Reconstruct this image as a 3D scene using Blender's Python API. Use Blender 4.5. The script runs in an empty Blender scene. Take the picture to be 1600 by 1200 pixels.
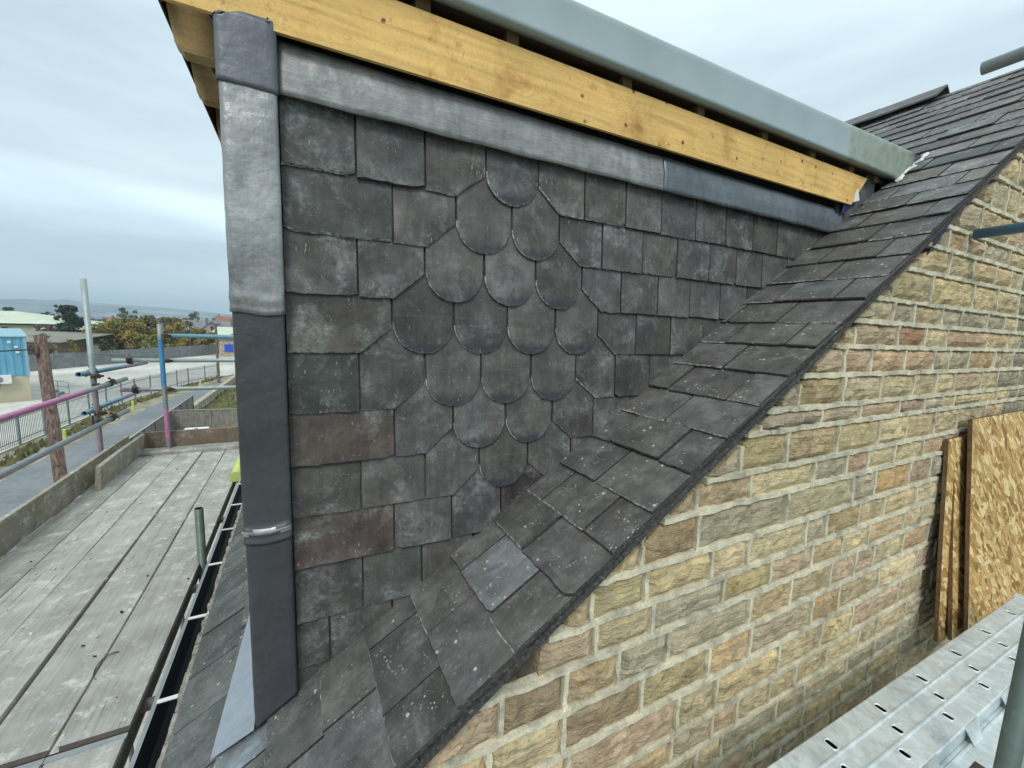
import bpy, bmesh, math, random
from mathutils import Vector, Matrix, noise as mn

# ------------------------------------------------------------------ camera, sky, sun, exposure
# metres; the origin is at eye height on the scaffold, +X points out of the gable, +Y into the house, +Z up
sc = bpy.context.scene
CR = [[0.450026, 0.886524, 0.034107], [0.129716, -0.028115, -0.991059], [-0.877639, 0.450427, -0.12899]]
cam = bpy.data.cameras.new('camera')
cam_ob = bpy.data.objects.new('camera', cam)
sc.collection.objects.link(cam_ob)
m = Matrix.Identity(4)
for i in range(3):
    m[i][0] = CR[0][i]
    m[i][1] = -CR[1][i]
    m[i][2] = -CR[2][i]
cam_ob.matrix_world = m
cam.sensor_width = 36
cam.lens = 645.97 * 36 / 1600
cam.clip_start = 0.05
cam.clip_end = 20000
sc.camera = cam_ob
sc.render.engine = 'CYCLES'
sc.cycles.use_denoising = True
sc.cycles.max_bounces = 6
sc.cycles.diffuse_bounces = 3
sc.cycles.volume_bounces = 0
sc.view_settings.view_transform = 'Standard'
sc.view_settings.look = 'None'
sc.view_settings.gamma = 1
sc.view_settings.use_curve_mapping = False
sc.view_settings.exposure = EXPO = 0.34
SUN_EL, SUN_AZ = math.radians(46), math.radians(-28)      # azimuth from +X towards +Y

world = bpy.data.worlds.new('World')
sc.world = world
world.use_nodes = True
wn, wl = world.node_tree.nodes, world.node_tree.links
wn.clear()


def N(nodes, kind, **kw):
    n = nodes.new(kind)
    for k, v in kw.items():
        if k.startswith('i_'):
            key = k[2:]
            n.inputs[int(key) if key.isdigit() else key.replace('_', ' ')].default_value = v
        else:
            setattr(n, k, v)
    return n


sky = N(wn, 'ShaderNodeTexSky', sky_type='NISHITA', sun_disc=False)
sky.sun_elevation = SUN_EL
sky.sun_rotation = math.pi / 2 - SUN_AZ
tc = N(wn, 'ShaderNodeTexCoord')
sep = N(wn, 'ShaderNodeSeparateXYZ')
wl.new(tc.outputs['Generated'], sep.inputs[0])
# overcast: a grey blue deck of cloud, brighter overhead, with long soft bands low down
mp = N(wn, 'ShaderNodeMapping')
mp.inputs['Scale'].default_value = (1.0, 1.0, 4.5)
mp.inputs['Location'].default_value = (3.1, 0.4, 1.9)
wl.new(tc.outputs['Generated'], mp.inputs[0])
n1 = N(wn, 'ShaderNodeTexNoise', i_Scale=1.7, i_Detail=4.0, i_Roughness=0.5)
wl.new(mp.outputs[0], n1.inputs['Vector'])
r1 = N(wn, 'ShaderNodeValToRGB')
r1.color_ramp.elements[0].position = 0.36
r1.color_ramp.elements[0].color = (5.2, 6.45, 7.2, 1)
r1.color_ramp.elements[1].position = 0.66
r1.color_ramp.elements[1].color = (7.4, 8.8, 9.2, 1)
wl.new(n1.outputs['Fac'], r1.inputs[0])
# brightness against elevation (z of the direction): dull near the horizon, a pale strip, grey again, bright overhead
r2 = N(wn, 'ShaderNodeValToRGB')
cr = r2.color_ramp
cr.elements[0].position = 0.0
cr.elements[0].color = (0.93, 0.93, 0.93, 1)
cr.elements[1].position = 1.0
cr.elements[1].color = (1.75, 1.62, 1.50, 1)
for p, c in ((0.09, 0.95), (0.135, 1.0), (0.165, 1.28), (0.195, 1.22), (0.235, 0.97), (0.40, 0.98), (0.6, 1.12)):
    e = cr.elements.new(p)
    e.color = (c, c, c, 1)
n2 = N(wn, 'ShaderNodeTexNoise', i_Scale=2.2, i_Detail=3.0)
wl.new(mp.outputs[0], n2.inputs['Vector'])
ma = N(wn, 'ShaderNodeMath', operation='MULTIPLY_ADD')
ma.inputs[1].default_value = 0.14
wl.new(n2.outputs['Fac'], ma.inputs[0])
sub = N(wn, 'ShaderNodeMath', operation='SUBTRACT')
sub.inputs[1].default_value = 0.07
wl.new(sep.outputs['Z'], sub.inputs[0])
wl.new(sub.outputs[0], ma.inputs[2])
wl.new(ma.outputs[0], r2.inputs[0])
mul = N(wn, 'ShaderNodeMix', data_type='RGBA', blend_type='MULTIPLY')
mul.inputs[0].default_value = 1
wl.new(r1.outputs[0], mul.inputs[6])
wl.new(r2.outputs[0], mul.inputs[7])
mx = N(wn, 'ShaderNodeMix', data_type='RGBA')
mx.inputs[0].default_value = 0.93
wl.new(sky.outputs[0], mx.inputs[6])
wl.new(mul.outputs[2], mx.inputs[7])
bg = N(wn, 'ShaderNodeBackground')
bg.inputs['Strength'].default_value = 0.1
wl.new(mx.outputs[2], bg.inputs[0])
wo = N(wn, 'ShaderNodeOutputWorld')
wl.new(bg.outputs[0], wo.inputs[0])

sun = bpy.data.lights.new('sun', 'SUN')
sun.energy = 1.5
sun.angle = math.radians(18)
sun.color = (1.0, 0.95, 0.86)
sun_ob = bpy.data.objects.new('sun', sun)
sc.collection.objects.link(sun_ob)
sd = Vector((math.cos(SUN_EL) * math.cos(SUN_AZ), math.cos(SUN_EL) * math.sin(SUN_AZ), math.sin(SUN_EL)))
sun_ob.rotation_euler = sd.to_track_quat('Z', 'Y').to_euler()

ZG = -7.5
col = sc.collection
rnd = random.Random(7)


# ------------------------------------------------------------------ helpers
def tag(o, label=None, cat=None, group=None, kind=None):
    if label: o['label'] = label
    if cat: o['category'] = cat
    if group: o['group'] = group
    if kind: o['kind'] = kind
    return o


def empty(name, loc=(0, 0, 0), label=None, cat=None, group=None, rz=0):
    o = bpy.data.objects.new(name, None)
    col.objects.link(o)
    o.location = loc
    o.rotation_euler = (0, 0, rz)
    o.empty_display_size = 0.3
    return tag(o, label, cat, group)


class MB:
    """collects faces with a material index"""
    def __init__(s):
        s.v, s.f, s.mi, s.sm = [], [], [], []

    def face(s, idx, mi=0, sm=False):
        s.f.append(tuple(idx)); s.mi.append(mi); s.sm.append(sm)

    def box(s, x0, x1, y0, y1, z0, z1, mi=0, M=None):
        P = [(x0, y0, z0), (x1, y0, z0), (x1, y1, z0), (x0, y1, z0), (x0, y0, z1), (x1, y0, z1), (x1, y1, z1), (x0, y1, z1)]
        if M is not None: P = [tuple(M @ Vector(p)) for p in P]
        b = len(s.v); s.v += P
        for q in ((0, 3, 2, 1), (4, 5, 6, 7), (0, 1, 5, 4), (1, 2, 6, 5), (2, 3, 7, 6), (3, 0, 4, 7)):
            s.face([b + i for i in q], mi)
        return s

    def poly(s, pts, mi=0):
        b = len(s.v); s.v += [tuple(p) for p in pts]
        s.face(range(b, b + len(pts)), mi)
        return s

    def prism(s, pts, d, mi=0):
        """pts: outline (counter-clockwise seen from the front), d: vector to the back"""
        b = len(s.v); n = len(pts)
        s.v += [tuple(p) for p in pts] + [tuple(Vector(p) + Vector(d)) for p in pts]
        s.face(range(b, b + n), mi)
        s.face([b + n + i for i in reversed(range(n))], mi)
        for i in range(n):
            j = (i + 1) % n
            s.face((b + i, b + n + i, b + n + j, b + j), mi)
        return s

    def tube(s, a, b_, r, seg=14, hollow=True, cuts=None, r2=None, sides=None):
        """cuts: list of (fraction, material index) from a to b"""
        a, b_ = Vector(a), Vector(b_)
        d = (b_ - a); L = d.length; d.normalize()
        q = d.to_track_quat('Z', 'Y').to_matrix()
        st = [0.0] + [c[0] for c in (cuts or [])] + [1.0]
        mis = [0] + [c[1] for c in (cuts or [])]
        if cuts and cuts[0][0] == 0: st = [c[0] for c in cuts] + [1.0]; mis = [c[1] for c in cuts]
        rings = []
        for t in st:
            rr = r if r2 is None else r + (r2 - r) * t
            base = len(s.v)
            for i in range(seg):
                an = 2 * math.pi * i / seg
                s.v.append(tuple(a + d * L * t + q @ Vector((rr * math.cos(an), rr * math.sin(an), 0))))
            rings.append(base)
        for k in range(len(st) - 1):
            for i in range(seg):
                j = (i + 1) % seg
                s.face((rings[k] + i, rings[k] + j, rings[k + 1] + j, rings[k + 1] + i), mis[k], True)
        for end, t, sg, mi in ((rings[0], 0, 1, mis[0]), (rings[-1], 1, -1, mis[-1])):
            if hollow:
                base = len(s.v)
                ri = r * 0.83
                for dep in (0, 0.10):
                    for i in range(seg):
                        an = 2 * math.pi * i / seg
                        s.v.append(tuple(a + d * (L * t + sg * min(dep, L * .4)) + q @ Vector((ri * math.cos(an), ri * math.sin(an), 0))))
                for i in range(seg):
                    j = (i + 1) % seg
                    s.face((end + i, base + i, base + j, end + j) if sg > 0 else (end + i, end + j, base + j, base + i), mi)
                    s.face((base + i, base + seg + i, base + seg + j, base + j), mi, True)
                s.face([base + seg + i for i in range(seg)], mi)
            else:
                s.face([end + i for i in range(seg)], mi)
        return s

    def grid(s, fn, nu, nv, mi=0, sm=True, flip=False):
        b = len(s.v)
        for j in range(nv + 1):
            for i in range(nu + 1):
                s.v.append(tuple(fn(i / nu, j / nv)))
        for j in range(nv):
            for i in range(nu):
                q = [b + j * (nu + 1) + i, b + j * (nu + 1) + i + 1, b + (j + 1) * (nu + 1) + i + 1, b + (j + 1) * (nu + 1) + i]
                s.face(q[::-1] if flip else q, mi, sm)
        return s

    def mesh(s, name, mats):
        me = bpy.data.meshes.new(name)
        me.from_pydata(s.v, [], s.f)
        for mt in (mats if isinstance(mats, (list, tuple)) else [mats]):
            me.materials.append(mt)
        me.polygons.foreach_set('material_index', s.mi)
        me.polygons.foreach_set('use_smooth', s.sm)
        me.update()
        return me

    def build(s, name, mats, parent=None, label=None, cat=None, group=None, kind=None, loc=None, color=None, rot=None):
        o = bpy.data.objects.new(name, s.mesh(name, mats))
        col.objects.link(o)
        if parent: o.parent = parent
        if loc: o.location = loc
        if rot: o.rotation_euler = rot
        if color: o.color = (*color, 1)
        return tag(o, label, cat, group, kind)


def link(name, me, parent=None, mat=None, color=None, **kw):
    o = bpy.data.objects.new(name, me)
    col.objects.link(o)
    if parent: o.parent = parent
    if mat is not None: o.matrix_local = mat
    if color: o.color = (*color, 1)
    return tag(o, **kw)


# ------------------------------------------------------------------ materials
class Mat:
    def __init__(s, name, rough=0.8, metal=0.0, spec=0.4):
        s.m = bpy.data.materials.new(name); s.m.use_nodes = True
        s.n, s.l = s.m.node_tree.nodes, s.m.node_tree.links
        s.b = s.n['Principled BSDF']
        s.b.inputs['Roughness'].default_value = rough
        s.b.inputs['Metallic'].default_value = metal
        s.b.inputs['Specular IOR Level'].default_value = spec
        s._co = None

    def coord(s, kind='Object', scale=(1, 1, 1), rand=True):
        t = s.n.new('ShaderNodeTexCoord') if kind != 'Position' else s.n.new('ShaderNodeNewGeometry')
        out = t.outputs[kind]
        if rand:
            oi = s.n.new('ShaderNodeObjectInfo')
            mm = s.n.new('ShaderNodeMath'); mm.operation = 'MULTIPLY'; mm.inputs[1].default_value = 37.0
            s.l.new(oi.outputs['Random'], mm.inputs[0])
            va = s.n.new('ShaderNodeVectorMath'); va.operation = 'ADD'
            s.l.new(out, va.inputs[0]); s.l.new(mm.outputs[0], va.inputs[1])
            out = va.outputs[0]
        if scale != (1, 1, 1):
            vm = s.n.new('ShaderNodeVectorMath'); vm.operation = 'MULTIPLY'; vm.inputs[1].default_value = scale
            s.l.new(out, vm.inputs[0]); out = vm.outputs[0]
        return out

    def noise(s, vec, scale, detail=4, rough=0.55, dist=0.0):
        t = s.n.new('ShaderNodeTexNoise')
        t.inputs['Scale'].default_value = scale; t.inputs['Detail'].default_value = detail
        t.inputs['Roughness'].default_value = rough; t.inputs['Distortion'].default_value = dist
        s.l.new(vec, t.inputs['Vector'])
        return t.outputs['Fac']

    def voro(s, vec, scale, out='Distance', feature='F1', rnd_=1.0):
        t = s.n.new('ShaderNodeTexVoronoi'); t.feature = feature
        t.inputs['Scale'].default_value = scale; t.inputs['Randomness'].default_value = rnd_
        s.l.new(vec, t.inputs['Vector'])
        return t.outputs[out]

    def ramp(s, fac, *stops, interp='LINEAR'):
        t = s.n.new('ShaderNodeValToRGB'); c = t.color_ramp; c.interpolation = interp
        for i, (p, v) in enumerate(stops):
            v = (v, v, v) if isinstance(v, (int, float)) else v
            e = c.elements[i] if i < 2 else c.elements.new(p)
            e.position = p; e.color = (*v, 1)
        s.l.new(fac, t.inputs[0])
        return t.outputs[0]

    def mix(s, a, b, fac=1.0, mode='MIX'):
        t = s.n.new('ShaderNodeMix'); t.data_type = 'RGBA'; t.blend_type = mode
        for inp, v in ((0, fac), (6, a), (7, b)):
            if isinstance(v, (int, float)):
                t.inputs[inp].default_value = v if inp == 0 else (v, v, v, 1)
            elif isinstance(v, tuple): t.inputs[inp].default_value = (*v, 1)
            else: s.l.new(v, t.inputs[inp])
        return t.outputs[2]

    def math(s, a, b, op='MULTIPLY', clamp=False):
        t = s.n.new('ShaderNodeMath'); t.operation = op; t.use_clamp = clamp
        for i, v in enumerate((a, b)):
            if isinstance(v, (int, float)): t.inputs[i].default_value = v
            else: s.l.new(v, t.inputs[i])
        return t.outputs[0]

    def ocol(s): return s.n.new('ShaderNodeObjectInfo').outputs['Color']

    def axis(s, vec, k):
        t = s.n.new('ShaderNodeSeparateXYZ'); s.l.new(vec, t.inputs[0]); return t.outputs[k]

    def base(s, c):
        if isinstance(c, tuple): s.b.inputs['Base Color'].default_value = (*c, 1)
        else: s.l.new(c, s.b.inputs['Base Color'])
        return s

    def roughness(s, c): s.l.new(c, s.b.inputs['Roughness']); return s

    def bump(s, h, strength=0.5, dist=0.002):
        t = s.n.new('ShaderNodeBump'); t.inputs['Strength'].default_value = strength; t.inputs['Distance'].default_value = dist
        s.l.new(h, t.inputs['Height']); s.l.new(t.outputs[0], s.b.inputs['Normal'])
        return s


def flat(name, c, rough=0.8, metal=0.0, var=0.12, scale=6.0, bump=0.0):
    k = Mat(name, rough, metal); v = k.coord()
    k.base(k.mix(c, k.ramp(k.noise(v, scale, 5), (0.3, 1 - var), (0.7, 1 + var)), 1.0, 'MULTIPLY'))
    if bump: k.bump(k.noise(v, scale * 8, 4), bump, 0.004)
    return k.m


def slate_mat(name, lichen=0.0, chalk=1.0, tip=0.0):
    k = Mat(name, 0.62, 0, 0.35); v = k.coord(); raw = k.coord(rand=False)
    c = k.mix(k.ocol(), k.ramp(k.noise(v, 9, 6, 0.62), (0.30, 0.50), (0.5, 0.88), (0.72, 1.45)), 1.0, 'MULTIPLY')
    # warm and green films
    c = k.mix(c, (0.105, 0.098, 0.078), k.ramp(k.noise(v, 5.0, 4, 0.6, 0.4), (0.5, 0.0), (0.72, 0.55)))
    c = k.mix(c, (0.042, 0.050, 0.047), k.ramp(k.noise(v, 13.0, 5, 0.6, 0.8), (0.55, 0.0), (0.7, 0.6)))
    vs = k.coord(scale=(1, 0.12, 1))
    st = k.noise(vs, 75, 3, 0.6)
    c = k.mix(c, k.ramp(st, (0.35, 0.80), (0.65, 1.22)), 0.35 if lichen else 0.6, 'MULTIPLY')
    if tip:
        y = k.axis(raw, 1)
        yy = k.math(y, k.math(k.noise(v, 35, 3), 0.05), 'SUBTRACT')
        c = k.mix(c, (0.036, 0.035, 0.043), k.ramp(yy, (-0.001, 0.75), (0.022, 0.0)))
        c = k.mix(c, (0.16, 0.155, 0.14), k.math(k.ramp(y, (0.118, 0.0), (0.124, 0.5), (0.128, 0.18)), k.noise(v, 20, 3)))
    # chalky bloom, worst in patches and along edges
    pa = k.ramp(k.noise(v, 7.5, 5, 0.7, 0.35), (0.50, 0.0), (0.72, 0.8 * chalk))
    pb = k.ramp(k.noise(v, 60, 5, 0.75), (0.40, 0.15), (0.62, 1.0))
    c = k.mix(c, (0.34, 0.36, 0.36), k.math(pa, pb))
    # scratches and drips
    sv = k.coord(scale=(1, 0.22, 1))
    sc_ = k.ramp(k.noise(sv, 150, 3, 0.6), (0.655, 0.0), (0.70, 1.0))
    c = k.mix(c, (0.42, 0.43, 0.43), k.math(k.math(sc_, k.ramp(k.noise(v, 14, 3), (0.5, 0.0), (0.6, 0.75))), chalk))
    c = k.mix(c, (0.45, 0.45, 0.44), k.math(k.ramp(k.noise(v, 170, 2, 0.6), (0.70, 0.0), (0.745, 1.0)), 0.75))
    if lichen:
        d = k.voro(v, 26.0); d2 = k.math(d, k.math(k.noise(v, 130, 3), 0.16), 'ADD')
        ms = k.ramp(k.noise(v, 7.5, 2), (0.52, 0.0), (0.56, 1.0))
        c = k.mix(c, (0.46, 0.46, 0.42), k.math(k.math(k.ramp(d2, (0.19, 0.9), (0.24, 0.0)), ms), lichen))
        d = k.voro(v, 75.0); d2 = k.math(d, k.math(k.noise(v, 200, 3), 0.2), 'ADD')
        ms = k.ramp(k.noise(v, 11, 3, 0.6), (0.56, 0.0), (0.66, 1.0))
        c = k.mix(c, (0.42, 0.42, 0.39), k.math(k.math(k.ramp(d2, (0.30, 0.8), (0.38, 0.0)), ms), lichen))
    k.base(c)
    k.bump(k.math(k.noise(v, 22, 6, 0.65, 0.5), k.math(k.noise(v, 150, 3), 0.25), 'ADD'), 0.75, 0.005)
    return k.m


M = {}
M['slate'] = slate_mat('hung_slate', 0.0, 1.0)
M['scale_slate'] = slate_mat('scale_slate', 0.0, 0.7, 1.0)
M['roof_slate'] = slate_mat('roof_slate', 1.0, 0.55)
k = Mat('slate_edge', 0.85); v = k.coord()  # sides toned dark so gaps and tails read as contact shadow
k.base(k.ramp(k.noise(v, 90, 4, 0.7), (0.35, (0.025, 0.025, 0.026)), (0.58, (0.06, 0.06, 0.058)), (0.74, (0.18, 0.18, 0.175))))
k.bump(k.noise(v, 300, 3), 0.6, 0.002)
M['slate_edge'] = k.m
k = Mat('slate_worn_rim', 0.85); v = k.coord()
k.base(k.ramp(k.noise(v, 70, 4, 0.7), (0.32, (0.08, 0.08, 0.08)), (0.47, (0.22, 0.22, 0.215)), (0.62, (0.50, 0.50, 0.48))))
M['slate_rim'] = k.m


def lead_mat(name, c, metal, rough, brush=1.0, contrast=0.25, vert=True):
    """patinated lead: oxide clouds, dressing marks, fine scratches along the length of the sheet"""
    k = Mat(name, rough, metal, 0.5)
    v = k.coord()
    along = (1, 1, 0.10) if vert else (1, 0.07, 1)
    across = (1, 0.22, 1.0) if vert else (1, 1, 0.3)
    a = k.mix(c, k.ramp(k.noise(v, 4.5, 6, 0.62, 0.3), (0.28, 1 - contrast), (0.72, 1 + contrast)), 1.0, 'MULTIPLY')
    a = k.mix(a, k.ramp(k.noise(k.coord(scale=across), 14 if vert else 30, 4, 0.55), (0.3, 1 - (.12 if vert else .18) * brush), (0.7, 1 + (.14 if vert else .20) * brush)), 1.0, 'MULTIPLY')
    fb = 0.10 if vert else 0.20
    fine = k.noise(k.coord(scale=along), 150 if vert else 240, 4, 0.7)
    a = k.mix(a, k.ramp(fine, (0.34, 1 - fb * brush), (0.66, 1 + fb * brush)), 1.0, 'MULTIPLY')
    a = k.mix(a, k.ramp(k.noise(v, 40, 4, 0.65), (0.35, 0.95), (0.65, 1.06)), 1.0, 'MULTIPLY')
    a = k.mix(a, (0.05, 0.05, 0.055), k.ramp(k.noise(v, 13, 5, 0.75, 0.5), (0.60, 0.0), (0.76, 0.5 * brush)))
    a = k.mix(a, (0.42, 0.43, 0.44), k.ramp(k.noise(v, 18, 6, 0.8, 0.3), (0.60, 0.0), (0.72, 0.35 * brush * min(1, c[0] * 5))))
    k.base(a)
    k.roughness(k.ramp(k.noise(v, 16, 5, 0.65), (0.3, rough - 0.12), (0.7, rough + 0.16)))
    k.bump(k.math(k.math(k.noise(v, 9, 3), k.math(k.noise(v, 34, 3, 0.6), 0.35), 'ADD'), k.math(fine, 0.03), 'ADD'), 0.6, 0.009)
    return k.m


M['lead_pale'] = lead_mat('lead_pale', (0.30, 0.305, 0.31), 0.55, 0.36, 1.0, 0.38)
M['lead_highlight'] = lead_mat('lead_highlight', (0.40, 0.41, 0.42), 0.5, 0.35)  # paler lead, only for the highlight painted on the lap roll
M['lead_mid'] = lead_mat('lead_mid', (0.135, 0.15, 0.172), 0.35, 0.48, 0.7, 0.2)
M['lead_dark'] = lead_mat('lead_dark', (0.060, 0.063, 0.072), 0.15, 0.42, 0.45, 0.16)
M['lead_strip'] = lead_mat('lead_strip', (0.25, 0.255, 0.255), 0.35, 0.45, 1.1, 0.15, vert=False)
M['lead_blue'] = lead_mat('lead_blue', (0.125, 0.145, 0.165), 0.35, 0.42, 0.8, 0.25, vert=False)
M['lead_apron'] = lead_mat('lead_apron', (0.30, 0.34, 0.39), 0.2, 0.55, 0.4, 0.1)


def timber(name, c, dark, grain_axis=1, knots=True, marks=0.6, sc_=1.0, rough=0.7):
    k = Mat(name, rough, 0, 0.3); v = k.coord()
    s_ = [1, 1, 1]; s_[grain_axis] = 0.05
    g = k.noise(k.coord(scale=tuple(s_)), 55 * sc_, 5, 0.6, 0.6)
    a = k.mix(c, k.ramp(g, (0.3, 0.74), (0.5, 0.98), (0.72, 1.14)), 1.0, 'MULTIPLY')
    a = k.mix(a, k.ramp(k.noise(v, 130, 3, 0.7), (0.3, 0.90), (0.7, 1.08)), 1.0, 'MULTIPLY')
    a = k.mix(a, k.mix(a, (0.62, 0.50, 0.38), 1.0, 'MULTIPLY'), k.ramp(k.noise(v, 5.5, 6, 0.72, 0.4), (0.52, 0.0), (0.72, 0.85)))
    a = k.mix(a, k.ramp(k.noise(v, 3.0, 4), (0.3, 0.86), (0.7, 1.1)), 1.0, 'MULTIPLY')
    if knots:
        s_[grain_axis] = 0.55
        d = k.voro(k.coord(scale=tuple(s_)), 5.5)
        a = k.mix(a, dark, k.ramp(k.math(d, k.math(k.noise(v, 40, 3), 0.06), 'ADD'), (0.075, 0.75), (0.13, 0.0)))
    if marks:
        m1 = k.ramp(k.math(k.voro(v, 13.0), k.math(k.noise(v, 70, 2), .12), 'ADD'), (0.13, 1.0), (0.20, 0.0))
        m2 = k.ramp(k.noise(v, 7, 2), (0.38, 0.0), (0.48, marks))
        a = k.mix(a, (0.10, 0.06, 0.03), k.math(m1, m2))
        a = k.mix(a, (0.26, 0.16, 0.07), k.ramp(k.noise(v, 12, 6, 0.8, 0.6), (0.585, 0.0), (0.69, marks * 0.75)))
    k.base(a)
    k.bump(g, 0.3, 0.002)
    return k.m


M['fascia'] = timber('treated_timber', (0.80, 0.52, 0.185), (0.36, 0.18, 0.06), marks=.95)
M['block'] = flat('packing_wood', (0.15, 0.09, 0.045), 0.9)
M['joist'] = timber('sawn_timber', (0.52, 0.37, 0.18), (0.25, 0.14, 0.06), 1, True, 0.5)
M['dark_timber'] = timber('dark_timber', (0.07, 0.045, 0.03), (0.05, 0.03, 0.02), 1, False, 0.3)
M['gable_board'] = timber('grey_gable_board', (0.42, 0.38, 0.32), (0.2, 0.17, 0.14), 1, True, 0.4)


def board_mat(name, axis, c=(0.385, 0.382, 0.36), dirt=1.0):
    k = Mat(name, 0.85, 0, 0.2); v = k.coord()
    s_ = [1, 1, 1]; s_[axis] = 0.035
    g = k.noise(k.coord(scale=tuple(s_)), 60, 5, 0.65, 0.4)
    a = k.mix(k.mix(c, k.ocol(), 1.0, 'MULTIPLY'), k.ramp(g, (0.3, 0.80), (0.5, 1.0), (0.72, 1.12)), 1.0, 'MULTIPLY')
    a = k.mix(a, k.ramp(k.noise(v, 4.5, 6, 0.65, 0.5), (0.3, 0.74), (0.55, 1.02), (0.75, 1.25)), 1.0, 'MULTIPLY')
    a = k.mix(a, (0.62, 0.61, 0.58), k.math(k.ramp(k.noise(v, 9, 6, 0.8, 0.15), (0.53, 0.0), (0.64, 0.85)), dirt))
    a = k.mix(a, (0.13, 0.12, 0.11), k.math(k.ramp(k.noise(k.coord(scale=(1, 0.3, 1) if axis == 0 else (0.3, 1, 1)), 22, 5, 0.8, 0.5), (0.635, 0.0), (0.73, 0.8)), dirt))
    cr_ = k.ramp(k.noise(k.coord(scale=tuple(s_)), 95, 2, 0.5, 0.3), (0.70, 0.0), (0.73, 1.0))
    a = k.mix(a, (0.09, 0.085, 0.08), k.math(cr_, 0.8))
    k.base(a)
    k.bump(k.math(g, k.noise(v, 60, 4, 0.7), 'ADD'), 0.55, 0.003)
    return k.m


M['board_x'] = board_mat('scaffold_board_wood', 0)
M['board_brown'] = board_mat('brown_scaffold_board', 1, (0.20, 0.155, 0.115), 0.35)
M['board_y'] = board_mat('gable_scaffold_board', 1, (0.42, 0.38, 0.34), 0.5)

k = Mat('grp_trim', 0.38, 0, 0.5); v = k.coord(); y = k.axis(k.coord(rand=False), 1)
gr = k.mix((0.29, 0.365, 0.385), k.ramp(k.noise(v, 5, 4), (0.3, 0.93), (0.7, 1.06)), 1.0, 'MULTIPLY')
y = k.math(y, 2.62, 'SUBTRACT')
gr = k.mix(gr, k.mix((0.25, 0.30, 0.25), k.ramp(k.noise(v, 14, 5), (0.3, 0.75), (0.7, 1.25)), 1.0, 'MULTIPLY'), k.ramp(y, (0.0, 0.0), (0.015, 1.0)))
gr = k.mix(gr, (0.07, 0.09, 0.10), k.ramp(k.noise(k.coord(scale=(1, 1, 0.3)), 14, 4, 0.7, 1.2), (0.70, 0.0), (0.76, 0.5)))
k.base(gr); k.bump(k.noise(v, 8, 3), 0.2, 0.01)
M['grp'] = k.m


def paint(name, c, metal=0.0, rough=0.5, chip=0.4):
    k = Mat(name, rough, metal, 0.5); v = k.coord()
    a = k.mix(c, k.ramp(k.noise(v, 12, 5, 0.6), (0.3, 0.82), (0.7, 1.15)), 1.0, 'MULTIPLY')
    a = k.mix(a, (0.30, 0.32, 0.32), k.ramp(k.noise(v, 26, 5, 0.7), (0.58, 0.0), (0.68, chip)))
    k.base(a); k.bump(k.noise(v, 80, 3), 0.2, 0.001)
    return k.m


M['galv_tube'] = paint('galvanised_tube', (0.36, 0.42, 0.41), 0.35, 0.5)
M['grey_tube'] = paint('grey_tube', (0.30, 0.33, 0.34), 0.3, 0.5)
M['pink_paint'] = paint('pink_paint', (0.50, 0.20, 0.36), 0, 0.5, 0.2)
M['mauve_paint'] = paint('mauve_paint', (0.30, 0.25, 0.29), 0.1, 0.55, 0.6)
M['blue_paint'] = paint('blue_paint', (0.07, 0.26, 0.50), 0, 0.5, 0.2)
M['pale_blue_paint'] = paint('pale_blue_paint', (0.17, 0.33, 0.42), 0.1, 0.5, 0.5)
M['teal_tube'] = paint('dark_green_tube', (0.10, 0.14, 0.125), 0.2, 0.5, 0.3)
M['steel_blue'] = paint('blue_grey_tube', (0.09, 0.19, 0.30), 0.2, 0.45, 0.3)
M['rust'] = paint('rusty_coupler', (0.10, 0.075, 0.065), 0.4, 0.65, 0.2)
M['white_plastic'] = flat('white_plastic', (0.72, 0.74, 0.70), 0.5)
M['black_plastic'] = flat('black_plastic', (0.018, 0.022, 0.026), 0.35)
k = Mat('galvanised_sheet', 0.36, 0.55, 0.5); v = k.coord()
a = k.mix((0.70, 0.755, 0.77), k.ramp(k.voro(v, 45, 'Color'), (0.2, 0.90), (0.8, 1.08)), 1.0, 'MULTIPLY')
a = k.mix(a, k.ramp(k.noise(v, 7, 4), (0.3, 0.85), (0.7, 1.1)), 1.0, 'MULTIPLY')
a = k.mix(a, (0.30, 0.31, 0.31), k.ramp(k.noise(v, 16, 6, 0.8, 0.3), (0.58, 0.0), (0.70, 0.5)))
a = k.mix(a, (0.74, 0.72, 0.66), k.ramp(k.noise(v, 60, 5, 0.75), (0.66, 0.0), (0.70, 0.8)))
k.base(a); k.roughness(k.ramp(k.noise(v, 20, 4), (0.3, 0.3), (0.7, 0.5))); k.bump(k.noise(v, 5, 2), 0.15, 0.01)
M['galv'] = k.m
M['dark'] = flat('dark_void', (0.012, 0.012, 0.013), 0.9)
M['felt'] = flat('roofing_felt', (0.02, 0.02, 0.022), 0.9)
M['rubble'] = flat('rough_mortar', (0.33, 0.31, 0.26), 0.95, 0, 0.45, 30, 1.0)
M['membrane'] = flat('blue_membrane', (0.035, 0.045, 0.16), 0.6)
M['putty'] = flat('white_sealant', (0.6, 0.63, 0.62), 0.6, 0, 0.3, 20, 0.6)
M['yellow_foam'] = flat('yellow_foam', (0.50, 0.60, 0.18), 0.7)

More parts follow.
